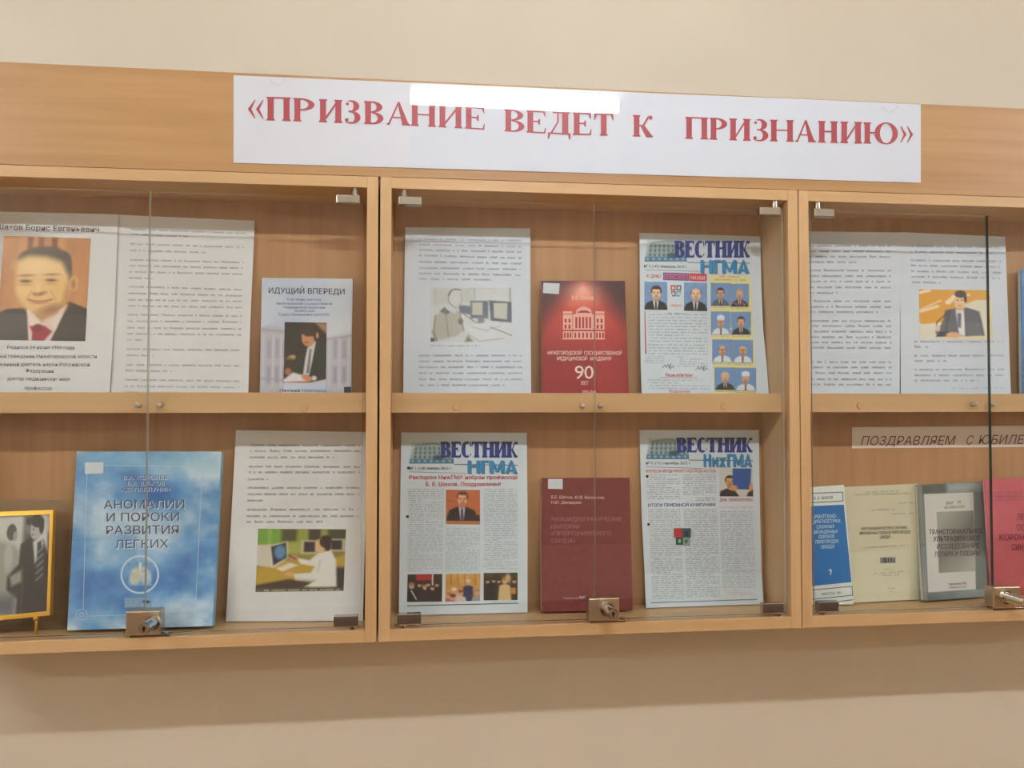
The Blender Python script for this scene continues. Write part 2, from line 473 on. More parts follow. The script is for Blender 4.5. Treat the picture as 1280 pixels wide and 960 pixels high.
def serif(ch, w, st=.20, t=.05, e=.075, h=.035, drop=.2):
    """capital drawn with thick stems, hairlines and serifs; height 1, width w"""
    s = st; V = []; Fs = []
    def poly(p):
        n = len(V); V.extend(p); Fs.append(tuple(range(n, n + len(p))))
    def rc(x0, y0, x1, y1): poly([(x0, y0), (x1, y0), (x1, y1), (x0, y1)])
    def foot(x0, x1, y, up):          # bracketed serif
        d = 1 if up else -1
        poly([(x0 - e, y), (x1 + e, y), (x1 + e, y + d * h), (x1, y + d * (h + .05)), (x0, y + d * (h + .05)), (x0 - e, y + d * h)][::d])
    def stem(x, wd=s, tp=True, bt=True):
        rc(x, 0, x + wd, 1)
        if bt: foot(x, x + wd, 0, True)
        if tp: foot(x, x + wd, 1, False)
    def arc(cx, cy, rx, ry, ix, iy, a0, a1, dx=0, n=18):
        for i in range(n):
            p = []
            for a in (a0 + (a1 - a0) * i / n, a0 + (a1 - a0) * (i + 1) / n):
                a = math.radians(a); p.append(((cx + rx * math.cos(a), cy + ry * math.sin(a)), (cx + dx + ix * math.cos(a), cy + iy * math.sin(a))))
            poly([p[0][0], p[1][0], p[1][1], p[0][1]])
    def blob(cx, cy, r, n=12): poly([(cx + r * math.cos(6.283 * i / n), cy + r * math.sin(6.283 * i / n)) for i in range(n)])
    if ch == 'П': stem(e); stem(w - e - s); rc(e, 1 - t, w - e, 1)
    elif ch == 'Н': stem(e); stem(w - e - s); rc(e + s, .49, w - e - s, .49 + t)
    elif ch == 'И':
        stem(e); stem(w - e - s)
        poly([(e + s - .02, .10), (e + s - .02, .10 + t * 2.2), (w - e - s + .02, .90), (w - e - s + .02, .90 - t * 2.2)])
    elif ch == 'Р':
        stem(e); arc(e + s, .735, w - e - s, .265, w - e - s - s, .265 - t, -90, 90)
        rc(e + s - .02, 1 - t, e + s + .01, 1); rc(e + s - .02, .47, e + s + .01, .47 + t)
    elif ch == 'В':
        stem(e); arc(e + s * 1.2, .755, w - e - s * 1.2 - .05, .245, w - e - s * 2.2 - .05, .245 - t, -90, 90)
        arc(e + s * 1.2, .265, w - e - s * 1.2, .265, w - e - s * 2.2, .265 - t, -90, 90)
        for yy in (0, .495, 1 - t): rc(e + s - .02, yy, e + s * 1.2 + .005, yy + t)
    elif ch == 'З':
        arc(w * .42, .755, w * .50, .255, w * .50 - s, .255 - t, -90, 115)
        arc(w * .42, .265, w * .58, .275, w * .58 - s, .275 - t, -115, 90)
        rc(w * .24, .49, w * .43, .49 + t)
        blob(w * .16, .84, .065); blob(w * .12, .14, .085)
        poly([(w * .10, .86), (w * .17, .90), (w * .30, 1.0), (w * .22, .96)])
        poly([(w * .04, .12), (w * .2, .06), (w * .25, -.005), (w * .10, .03)])
    elif ch == 'А':
        a = w * .5
        poly([(e, 0), (e + t * 1.3, 0), (a + .03, .96), (a - .03, 1.0)])
        poly([(w - e - s * 1.15, 0), (w - e, 0), (a + .05, 1.02), (a - .04, 1.02)])
        rc(w * .27, .30 if t < .1 else .17, w * .68, (.30 if t < .1 else .17) + min(t, .13)); foot(e * 1.2, e * 1.2 + .04, 0, True); foot(w - e - s * 1.1, w - e, 0, True)
    elif ch == 'Е':
        stem(e); rc(e, 0, w - .03, t); rc(e, 1 - t, w - .06, 1); rc(e + s, .49, w * .66, .49 + t)
        poly([(w - .10, t), (w - .03, 0), (w, .27), (w - .035, .27)]); poly([(w - .13, 1 - t), (w - .045, .73), (w - .07 + .05, .73), (w - .04, 1)])
        poly([(w * .64, .515 - .14), (w * .70, .515 - .14), (w * .70, .515 + .14), (w * .64, .515 + .14), (w * .56, .515)])
    elif ch == 'Д':
        rc(.05 * w, 0, w - .02, t); rc(.22 * w, 1 - t, w - .02, 1)
        rc(w - .10 - s - .02, 0, w - .10, 1)
        poly([(.13 * w, t), (.13 * w + t * 1.4, t), (.42 * w + t, .55), (.42 * w + t, 1), (.42 * w, 1), (.41 * w, .55)])
        poly([(0, -drop), (t, -drop), (.12 * w, 0), (.18 * w, t), (.02 * w, t)])
        poly([(w - t, -drop), (w, -drop), (w - .01, t), (w - .16 * w, t), (w - .11 * w, 0)])
    elif ch == 'Т':
        a = w / 2 - s / 2; stem(a, s, False); rc(.02, 1 - t, w - .02, 1)
        poly([(0, .70), (.04, .70), (.13, 1 - t), (.13, 1), (.02, 1)]); poly([(w, .70), (w - .02, 1), (w - .13, 1), (w - .13, 1 - t), (w - .04, .70)])
    elif ch == 'К':
        stem(e); poly([(e + s, .48), (w * .55, .50), (w * .78, .90), (w * .70, .94), (w * .47, .55), (e + s, .54)])
        blob(w * .86, .90, .085); arc(w * .84, .86, .15, .14, .09, .09, 60, 180)
        poly([(w * .38, .53), (w * .56, .53), (w * .98, 0), (w * .66, 0)]); foot(w * .72, w * .92, 0, True)
    elif ch == 'С':
        arc(w * .52, .5, w * .52, .52, w * .52 - s, .52 - t, 55, 305, .0)
        poly([(w * .86, .98), (w * .93, 1.0), (w * .96, .66), (w * .90, .66), (w * .80, .9)]); poly([(w * .80, .08), (w * .93, .12), (w * .99, .26), (w * .94, .27), (w * .86, .16)])
    elif ch == 'Ю':
        stem(e); cx = w * .66; rx = w * .34
        arc(cx, .5, rx, .52, rx - s, .52 - t * .8, 0, 360, 0, 36); rc(e + s, .49, cx - rx + .05, .49 + t)
    elif ch == 'Г': stem(e); rc(e, 1 - t, w, 1)
    elif ch == 'М':
        stem(e); stem(w - e - s)
        poly([(e, 1), (e + s * .9, 1), (w / 2 + s * .35, .12), (w / 2 - s * .35, .12)]); poly([(w - e, 1), (w / 2 + s * .35, .12), (w / 2 - s * .35, .12), (w - e - s * .9, 1)])
    elif ch == 'Ж':
        stem(w / 2 - s / 2)
        for q in (0, 1):
            m = lambda P: P if q == 0 else [(w - x, y) for x, y in P][::-1]
            poly(m([(0, 0), (s * .9, 0), (w / 2, .55), (w / 2 - s * .2, .62)])); poly(m([(0, 1), (w / 2 - s * .2, .38), (w / 2, .45), (s * .9, 1)]))
    elif ch in '«»':
        for k in (0, .5):
            p = [(w * (k + .42), .92), (w * (k + .48), .92), (w * (k + .22), .5), (w * (k + .48), .08), (w * (k + .42), .08), (w * k + .0, .5)]
            if ch == '»': p = [(w - x, y) for x, y in p][::-1]
            poly(p)
    return np.array(V, float), Fs

def fidx(n, faces):
    e = np.zeros(n)
    for i, q in enumerate(faces): e[list(q)] = (i % 12) * 1.6e-5
    return e

class Doc:
    """one printed thing: rows = [(xl, yl, xr, yr, depth_l, depth_r)] in photograph pixels with real depths, top to bottom.
       depth None on the last row: that corner stands on the board at height zfoot."""
    def __init__(s, name, label, cat, rows, zfoot=None, foot_hidden=None, th=.0004, m='paper', group=None, cover=None, bulge=0.0):
        s.name = name
        rows = [list(r) if len(r) == 6 else list(r) + [r[4]] for r in rows]
        last = rows[-1]
        if foot_hidden is not None:        # bottom hidden behind the lip: drop it to the shelf
            for (i, j) in ((0, 4), (2, 5)):
                x = last[i]; d = last[j]
                P = ony(x, 495, d); _, py = proj([P[0], d, zfoot - ZO]); last[i + 1] = float(py)
        elif zfoot is not None:
            for (i, j) in ((0, 4), (2, 5)):
                if last[j] is None: last[j] = float(onz(last[i], last[i + 1], zfoot - ZO)[1])
        s.R = np.array(rows, float); s.vr = np.linspace(0, 1, len(rows))
        yy = (s.R[:, 1] + s.R[:, 3]) / 2
        s.vr = (yy - yy[0]) / (yy[-1] - yy[0])
        s.bulge = bulge
        s.B = {}
        s.th = th
        nu, nv = 9, 17
        U, Vv = np.meshgrid(np.linspace(0, 1, nu), np.linspace(0, 1, nv))
        P = s.P3(*s.px(U, Vv), U, Vv, 0)
        bc = s.P3(*s.px(np.array([.5]), np.array([1.0])), np.array([.5]), np.array([1.0]), 0)[0]
        s.root = empty(name, (bc[0], bc[1], bc[2] + ZO), label, cat, group)
        s.P = P; s.nu, s.nv = nu, nv
        if cover is None:
            s.slab('sheet' if th < .001 else 'cover', 0, th, M[m])
        else:
            s.slab('cover', 0, .0010, M[m])
            s.slab('page_block', .0010, th - .001, M['pages'], .003)
            s.slab('back_cover', th - .001, th, M[m])
    def px(s, U, V):
        R = s.R; f = lambda k: np.interp(V, s.vr, R[:, k])
        return f(0) + (f(2) - f(0)) * U, f(1) + (f(3) - f(1)) * U
    def uv(s, x, y):
        x = np.asarray(x, float); y = np.asarray(y, float); R = s.R
        V = np.clip((y - R[0, 1]) / (R[-1, 1] - R[0, 1]), -.05, 1.05); U = np.zeros_like(V)
        for _ in range(6):
            f = lambda k: np.interp(V, s.vr, R[:, k])
            U = (x - f(0)) / (f(2) - f(0)); e = y - (f(1) + (f(3) - f(1)) * U); V = V + e / (R[-1, 1] - R[0, 1])
        return U, V
    def depth(s, U, V):
        a = np.interp(V, s.vr, s.R[:, 4]); b = np.interp(V, s.vr, s.R[:, 5])
        return a + (b - a) * U - s.bulge * np.sin(np.pi * np.clip(U, 0, 1)) * (.5 + .5 * V)
    def P3(s, x, y, U, V, eps):
        return ony(x, y, s.depth(U, V) - eps)
    def slab(s, name, d0, d1, m, inset=0.0):
        """solid sheet between offsets d0 and d1 behind the printed face"""
        nu, nv = s.nu, s.nv
        A = s.P.copy()
        if inset:
            c = A[:, :1] ; wv = A[:, -1:] - A[:, :1]; wl = np.linalg.norm(wv, axis=2, keepdims=True)
            k = np.linspace(0, 1, nu)[None, :, None]
            A = A - wv * k * (inset / wl) + 0
            hv = A[-1:] - A[:1]; hl = np.linalg.norm(hv, axis=2, keepdims=True)
            kk = (np.linspace(0, 1, nv)[:, None, None] - .5) * 2
            A = A - hv * kk * .5 * (inset * .9 / hl)
        # keep thickness perpendicular to the sheet
        du = A[nv // 2, -1] - A[nv // 2, 0]; dv = A[-1, nu // 2] - A[0, nu // 2]
        n = np.cross(dv, du); n = n / np.linalg.norm(n)
        if n[1] < 0: n = -n
        v = np.concatenate([(A + n * d0).reshape(-1, 3), (A + n * d1).reshape(-1, 3)]); v[:, 2] += ZO
        f = []; K = nu * nv
        for j in range(nv - 1):
            for i in range(nu - 1):
                a = j * nu + i; b = a + 1; c = a + nu + 1; d = a + nu
                f.append((a, d, c, b)); f.append((a + K, b + K, c + K, d + K))
        for i in range(nu - 1):
            a = i; f.append((a, a + 1, a + 1 + K, a + K)); a = (nv - 1) * nu + i; f.append((a + 1, a, a + K, a + 1 + K))
        for j in range(nv - 1):
            a = j * nu; f.append((a + nu, a, a + K, a + nu + K)); a = j * nu + nu - 1; f.append((a, a + nu, a + nu + K, a + K))
        return mesh_obj(name, v, f, m, s.root)
    def put(s, part, xy, faces, cols, eps):
        b = s.B.setdefault(part, [[], [], [], 0])
        U, V = s.uv(xy[:, 0], xy[:, 1])
        P = s.P3(xy[:, 0], xy[:, 1], U, V, eps)
        n = b[3]; b[0].append(P); b[1].extend([tuple(n + i for i in q) for q in faces])
        c = np.broadcast_to(cols, (len(xy), 3)); b[2].append(c); b[3] += len(xy)
    def text(s, t, x0, y0, x1, y1, cap, col, off=0.0, shear=0.0, part='printed_text', font=None, eps=.0006, sp=1.0, **kw):
        if font == 'serif':
            tot = 0; gl = []
            wd = {'П': .78, 'Р': .66, 'И': .8, 'З': .58, 'В': .7, 'А': .78, 'Н': .8, 'Е': .66, 'Д': .76, 'Т': .7, 'К': .74, 'Ю': 1.1, 'Г': .52, 'М': .95, 'Ж': 1.0, 'С': .66, ' ': .3}
            for ch in t:
                w = wd[ch] * kw.get('wk', 1.0)
                if ch != ' ': gl.append((serif(ch, w, **{('t' if k == 'th' else k): v for k, v in kw.items() if k not in ('wk', 'gap')}), tot))
                tot += w + kw.get('gap', 0.0)
            vs = []; fs = []; n = 0
            for (v, f), x in gl:
                v = v.copy(); v[:, 0] = (v[:, 0] + x) / tot; vs.append(v); fs += [tuple(n + i for i in q) for q in f]; n += len(v)
            v = np.concatenate(vs)
        else:
            v, fs = glyphs(t, off, sp)
        if len(v) == 0: return
        X = x0 + (x1 - x0) * v[:, 0] + shear * v[:, 1] * cap
        Y = y0 + (y1 - y0) * v[:, 0] - v[:, 1] * cap
        s.nt = getattr(s, 'nt', 0) + 1
        s.put(part + '#%d' % s.nt, np.stack([X, Y], 1), fs, lin(col), eps + (fidx(len(v), fs) if font == 'serif' else 0))
    def poly(s, pts, col, part='printed_block', eps=.0004):
        if len(pts) == 4:
            q = np.array(pts, float)
            a = max(np.linalg.norm(q[1] - q[0]), np.linalg.norm(q[2] - q[3])); b = max(np.linalg.norm(q[3] - q[0]), np.linalg.norm(q[2] - q[1]))
            nx, ny = int(a // 9) + 2, int(b // 9) + 2
            if nx * ny > 4:
                X, Y = [m.ravel()[:, None] for m in np.meshgrid(np.linspace(0, 1, nx), np.linspace(0, 1, ny))]
                P = (q[0] * (1 - X) + q[1] * X) * (1 - Y) + (q[3] * (1 - X) + q[2] * X) * Y
                f = [(j * nx + i, (j + 1) * nx + i, (j + 1) * nx + i + 1, j * nx + i + 1) for j in range(ny - 1) for i in range(nx - 1)]
                s.put(part, P, f, lin(col), eps); return
        s.put(part, np.array(pts, float), [tuple(range(len(pts)))], lin(col), eps)
    def rule(s, x0, y0, x1, y1, w, col, part='printed_rule', eps=.0005):
        d = np.array([x1 - x0, y1 - y0], float); n = np.array([-d[1], d[0]]) / np.linalg.norm(d) * w / 2
        a = np.array([x0, y0]); b = np.array([x1, y1])
        s.poly([a + n, b + n, b - n, a - n], col, part, eps)
    def scribble(s, lines, xh, col, seed=1, cw=.85, part='body_text', eps=.0006, dens=1.0):
        """rows of tiny illegible type: lines = [(x0,y0,x1,y1)] of baselines"""
        rg = random.Random(seed); V = []; Fq = []; C = []
        c0 = lin(np.asarray(col) * .66 + np.array([214, 220, 226]) * .34) if part in ('body_text', 'red_text') and xh < 2.8 else lin(col); n = 0
        for (x0, y0, x1, y1) in lines:
            Ln = abs(x1 - x0); x = 0.0; w = xh * cw
            dy = (y1 - y0) / (x1 - x0)
            # choose words, then justify
            words = []; tot = 0
            while tot < Ln:
                k = rg.choice([1, 2, 3, 4, 5, 6, 7, 8, 9, 10, 12]); words.append(k); tot += k * w + w * 1.7
            if tot > Ln and len(words) > 1:
                words[-1] = max(1, int((Ln - (tot - words[-1] * w - w * 1.7)) / w))
                tot = sum(k * w for k in words)
            gap = max(w * .9, (Ln - sum(k * w for k in words)) / max(1, len(words) - 1)) if len(words) > 1 else 0
            for k in words:
                for i in range(k):
                    if x > Ln - w * .5: break
                    hgt = xh * (1.45 if (i == 0 and rg.random() < .12) else 1.0) * rg.uniform(.9, 1.08)
                    xx = x0 + x; yy = y0 + dy * x; q = rg.random()
                    st = w * .24
                    segs = [(xx, 0, st, hgt)]
                    if q < .8: segs.append((xx + w * .52, 0, st, hgt * (1 if q < .6 else .55)))
                    hb = rg.choice([0, .4, .78, .78]); segs.append((xx, hb * xh, w * .70, xh * .17)) if rg.random() < .75 else None
                    if q > .8: segs.append((xx, (.78 - hb) * xh, w * .7, xh * .16))
                    for (a, b, ww, hh) in segs:
                        V += [(a, yy - b), (a + ww, yy - b), (a + ww, yy - b - hh), (a, yy - b - hh)]
                        Fq.append((n, n + 1, n + 2, n + 3)); n += 4
                    x += w
                x += gap
        if V: s.put(part, np.array(V), Fq, c0, eps)
    def block(s, x0, y0, x1, y1, pitch, xh, col, seed=1, slope=0.0, skew=0.0, para=.12, indent=3, **k):
        """a column of justified body text; slope = dy/dx of the lines, skew = dx per dy of the left margin"""
        rg = random.Random(seed * 7 + 1); L = []; y = y0 + pitch; last = False
        while y <= y1 + .01:
            a = x0 + skew * (y - y0); b = x1 + skew * (y - y0)
            if last: a2 = a + indent; last = False
            else: a2 = a
            bb = b
            if rg.random() < para: bb = a + (b - a) * rg.uniform(.3, .9); last = True
            L.append((a2, y + slope * (a2 - x0), bb, y + slope * (bb - x0))); y += pitch
        s.scribble(L, xh, col, seed, **k)
    def photo(s, quad, C, part='photograph', eps=.0003, m=None):
        """quad = TL, TR, BR, BL in pixels"""
        q = np.array(quad, float); X, Y = C.X.ravel(), C.Y.ravel()
        p = (q[0] * (1 - X)[:, None] + q[1] * X[:, None]) * (1 - Y)[:, None] + (q[3] * (1 - X)[:, None] + q[2] * X[:, None]) * Y[:, None]
        nx, ny = C.nx, C.ny
        i, j = np.meshgrid(np.arange(nx - 1), np.arange(ny - 1)); a = (j * nx + i).ravel()
        f = np.stack([a, a + nx, a + nx + 1, a + 1], 1)
        U, V = s.uv(p[:, 0], p[:, 1]); P = s.P3(p[:, 0], p[:, 1], U, V, eps); P[:, 2] += ZO
        return mesh_obj(part, P, f, m or M['ink_gloss'], s.root, lin(np.clip(C.c.reshape(-1, 3) * 1.01, 0, 255)))
    def sticker(s, quad, name='sticker'):
        q = np.array(quad, float); U, V = s.uv(q[:, 0], q[:, 1])
        a = s.P3(q[:, 0], q[:, 1], U, V, .0012); b = s.P3(q[:, 0], q[:, 1], U, V, .0002)
        v = np.concatenate([a, b]); v[:, 2] += ZO
        mesh_obj(name, v, [(0, 3, 2, 1), (4, 5, 6, 7), (0, 1, 5, 4), (1, 2, 6, 5), (2, 3, 7, 6), (3, 0, 4, 7)], M['sticker'], s.root)
    def done(s):
        for k, (P, f, c, n) in s.B.items():
            P = np.concatenate(P); P[:, 2] += ZO
            o = mesh_obj(k.split('#')[0], P, f, M['ink'], s.root, np.concatenate(c))
            if k in ('body_text', 'red_text', 'barcode', 'signature', 'building_drawing', 'frame_line', 'imprint', 'punch_hole', 'emblem', 'printed_rule'): o['kind'] = 'stuff'
        rebase(s.root)

def crop(x0, y0, k):
    return lambda a, b: (x0 + a / k, y0 + b / k)

# ================= banner
def banner():
    top = lambda x: np.interp(x, [292, 470, 640, 840, 1000, 1150], [94, 101.5, 108.6, 117.5, 123.6, 130.5])
    bot = lambda x: np.interp(x, [292, 640, 900, 1150], [203.5, 213.5, 221, 228.5])
    r = empty('paper_banner', (.30, 0, .345 + ZO), 'white paper banner with red capitals taped along the header board', 'banner')
    xs = [292, 513, 684, 838.5, 1020.5, 1151]
    for k in range(5):
        a, b = xs[k], xs[k + 1]
        n = 8; V = []; Fc = []
        for i in range(n + 1):
            x = a + (b - a) * i / n
            d = -.0012 - .0004 * (k % 2)
            for y in (top(x), bot(x)):
                P = ony(x, y, d); P2 = ony(x, y, -.0003)
                V += [P + [0, 0, ZO], P2 + [0, 0, ZO]]
        for i in range(n):
            q = i * 4; Fc += [(q, q + 2, q + 6, q + 4), (q + 1, q + 5, q + 7, q + 3), (q, q + 4, q + 5, q + 1), (q + 2, q + 3, q + 7, q + 6)]
        Fc += [(0, 1, 3, 2), (n * 4, n * 4 + 2, n * 4 + 3, n * 4 + 1)]
        mesh_obj('banner_sheet', V, Fc, M['sheet1'] if k == 0 else M['film'], r)
    L = [('«', 309.8, 330), ('П', 333, 363.4), ('Р', 366.5, 393), ('И', 398.6, 428), ('З', 431, 450.7), ('В', 455, 479.4), ('А', 483, 513), ('Н', 513.5, 545),
         ('И', 548, 578), ('Е', 581, 606), ('В', 630.5, 655.5), ('Е', 658, 682.5), ('Д', 684.5, 713.2), ('Е', 716, 739.5), ('Т', 742.5, 767), ('К', 791, 817),
         ('П', 856.5, 885.3), ('Р', 887, 909), ('И', 911.5, 938.5), ('З', 941.5, 960.5), ('Н', 962.5, 992.4), ('А', 993.8, 1020), ('Н', 1022.5, 1047.5), ('И', 1050.6, 1077.5),
         ('Ю', 1079.5, 1122.4), ('»', 1125, 1141.5)]
    base = lambda x: np.interp(x, [310, 347, 415, 500, 590, 640, 700, 760, 800, 870, 930, 1000, 1060, 1140], [150, 150.8, 153.3, 156.5, 161.2, 164.8, 168, 169.6, 170.8, 174.0, 176, 177.5, 179, 180.5])
    topl = lambda x: np.interp(x, [310, 347, 415, 500, 590, 640, 700, 760, 800, 870, 930, 1000, 1060, 1140], [121, 121.3, 124.5, 128, 133.5, 137, 140, 142.3, 144, 146.5, 148.5, 150.5, 152, 154.5])
    red = mat('banner_red_ink', (170, 66, 78), .5, 0, .5, 1.0)
    for ch, x0, x1 in L:
        xm = (x0 + x1) / 2; H = base(xm) - topl(xm); w = (x1 - x0) / H
        v, f = serif(ch, w, st=.255, t=.065, e=.05, h=.04, drop=.22)
        X = x0 + v[:, 0] * H; Y = base(X) - v[:, 1] * H * (.95 if ch in '«»' else 1)
        P = ony(X, Y, -.0019 - fidx(len(X), f)); P[:, 2] += ZO
        mesh_obj('letter', P, f, red, r)
    # thumb notches of the plastic sleeves
    for cx, cy in ((347, 97.5), (741, 114.5), (1112, 131.5)):
        V = []; Fc = []; n = 14
        for i in range(n + 1):
            a = math.pi * i / n
            for rr in (9.6, 8.7):
                P = ony(cx + rr * math.cos(a), cy + rr * .95 * math.sin(a), -.0018); V.append(P + [0, 0, ZO])
        for i in range(n): q = i * 2; Fc.append((q, q + 1, q + 3, q + 2))
        mesh_obj('thumb_notch', V, Fc, mat('sleeve_notch_edge', (196, 200, 208), .3), r)
    rebase(r)
banner()

GREY = (128, 134, 142)
def DT(*a, **k): return Doc(*a, zfoot=SHT + .0008 + k.get('th', 0) * .25, foot_hidden=True, **k)      # stands on the middle shelf
def DB(*a, **k): return Doc(*a, zfoot=ZBI + .0008 + k.get('th', 0) * .3, **k)                # stands on the bottom board

# ================= left cabinet, top shelf
def portrait_sheet():
    d = DT('portrait_sheet', 'white sheet with large colour portrait of a man in suit, red tie', 'sheet',
           [(-48, 263.5, 148, 268, .093), (-54, 390, 143, 395, .085), (-61, 495, 136.5, 495, .070)], m='paper_warm')
    C = Canvas(112, 132, (196, 138, 84), 3)
    C.c += (C.fbm(9, 2, 4)[..., None] - .5) * np.array([34, 30, 24])
    C.rect(.28, 0, .34, .3, (140, 84, 58), .012); C.rect(.40, 0, .47, .2, (150, 92, 62), .012); C.rect(.555, 0, .62, .22, (138, 84, 58), .012)
    C.poly([(-.02, 1.02), (-.02, .75), (.10, .70), (.33, .69), (.5, .8), (.74, .64), (.80, .62), (1.02, .69), (1.02, 1.02)], (62, 52, 44), .012)
    C.c += (C.fbm(14, 14, 9)[..., None] - .5) * 12
    C.poly([(.32, .70), (.40, .64), (.74, .6), (.78, .66), (.60, 1.02), (.365, 1.02)], (222, 202, 190), .01)
    C.poly([(.35, .68), (.5, .82), (.70, .68), (.76, .60), (.4, .55)], (196, 146, 92), .02)
    C.ell(.49, .21, .29, .115, (98, 80, 62), .10); C.ell(.70, .29, .10, .15, (92, 76, 60), .15)
    C.poly([(.36, .11), (.62, .10), (.78, .25), (.80, .40), (.72, .42), (.66, .3), (.30, .22), (.18, .22), (.22, .17)], (94, 78, 62), .03)
    C.ell(.835, .44, .05, .075, (214, 162, 100), .15); C.ell(.83, .45, .025, .045, (176, 118, 72), .3)
    C.poly([(.17, .36), (.20, .24), (.30, .19), (.50, .20), (.68, .24), (.77, .36), (.80, .50), (.77, .61), (.68, .70), (.56, .755), (.44, .76), (.32, .71), (.23, .62), (.18, .50)], (232, 194, 130), .03)
    C.ell(.42, .28, .22, .08, (240, 208, 150), .6); C.ell(.28, .52, .08, .06, (238, 200, 132), .6); C.ell(.66, .50, .09, .09, (230, 188, 106), .7, 0, .6)
    C.ell(.60, .70, .17, .05, (150, 100, 60), .6, -.25, .7); C.ell(.76, .56, .04, .13, (190, 134, 72), .6, .15, .7)
    for ex, ey in ((.285, .43), (.575, .415)):
        C.ell(ex, ey - .055, .09, .012, (150, 112, 70), .6, -.05, .7); C.ell(ex, ey, .072, .022, (196, 150, 100), .5, 0, .9)
        C.ell(ex, ey, .055, .010, (92, 66, 48), .5, 0, .9); C.ell(ex, ey + .035, .07, .012, (198, 150, 96), .6, 0, .6)
    C.ell(.43, .49, .03, .07, (240, 204, 146), .6, 0, .8); C.ell(.47, .548, .062, .018, (160, 102, 62), .5, -.25, .8); C.ell(.40, .55, .03, .014, (180, 122, 76), .5)
    C.line([(.33, .608), (.40, .622), (.50, .622), (.60, .600)], .006, (146, 76, 58), .01); C.ell(.46, .636, .09, .012, (206, 136, 100), .5, -.06)
    C.line([(.36, .53), (.31, .60)], .004, (190, 140, 90), .012, .7); C.line([(.58, .52), (.64, .60)], .004, (190, 140, 90), .012, .7)
    C.poly([(.365, .86), (.44, .84), (.54, .86), (.62, .91), (.52, 1.02), (.40, 1.02), (.40, .92)], (158, 36, 46), .012)
    C.ell(.46, .88, .05, .035, (120, 22, 34), .3)
    C.poly([(.32, .70), (.37, .86), (.40, .86), (.47, .82), (.40, .745)], (232, 214, 202), .01); C.poly([(.60, .83), (.66, .90), (.72, .74), (.77, .65), (.70, .70)], (228, 210, 198), .01)
    C.grain(3)
    d.photo([(5.0, 294.8), (113.5, 298), (106.5, 426.5), (-5, 425)], C)
    K = crop(0, 260, 4)
    d.text('Шахов Борис Евгеньевич', -4, 286.5, 124, 290, 6.6, (92, 88, 92), .012)
    for t, x0, y, x1, cp in (('Родился 24 июня 1950 года', 9, 436, 93, 4.4), ('Почетный гражданин Нижегородской области', -22, 447, 121, 4.4),
                             ('Заслуженный деятель науки Российской', -20, 457.2, 112, 4.6), ('Федерации', 32, 465.5, 67, 4.6),
                             ('доктор медицинских наук', 9, 475.3, 88, 4.6), ('профессор', 31, 487, 65, 4.6)):
        d.text(t, x0, y, x1, y + .6, cp, (112, 110, 114), .004)
    d.done()
portrait_sheet()

def text_sheet_left():
    d = DT('text_sheet', 'white typed page of dense text standing right of the portrait sheet', 'sheet',
           [(148.5, 268.5, 318.5, 276, .095, .096), (143.5, 395, 313, 398, .088, .09), (137.5, 495, 310, 495, .073, .075)], m='paper_warm')
    K = crop(140, 260, 4)
    rows = [(95, 105, 670, 126), (95, 130, 380, 142), (92, 178, 660, 196), (92, 210, 470, 222), (90, 258, 660, 272), (86, 287, 655, 300), (86, 318, 655, 330), (84, 348, 205, 352),
            (84, 392, 655, 408), (82, 425, 652, 438), (80, 458, 650, 466), (80, 488, 648, 497), (78, 532, 648, 540), (78, 565, 648, 570), (76, 598, 648, 604), (76, 628, 648, 633), (75, 657, 155, 660),
            (73, 705, 640, 710), (72, 735, 210, 738), (72, 783, 640, 788), (68, 812, 300, 815), (66, 858, 640, 865), (64, 890, 638, 896), (62, 920, 330, 922)]
    d.scribble([(*K(a, b + 5), *K(c, e + 5)) for a, b, c, e in rows], 2.0, (135, 140, 146), 5, .95)
    d.done()
text_sheet_left()

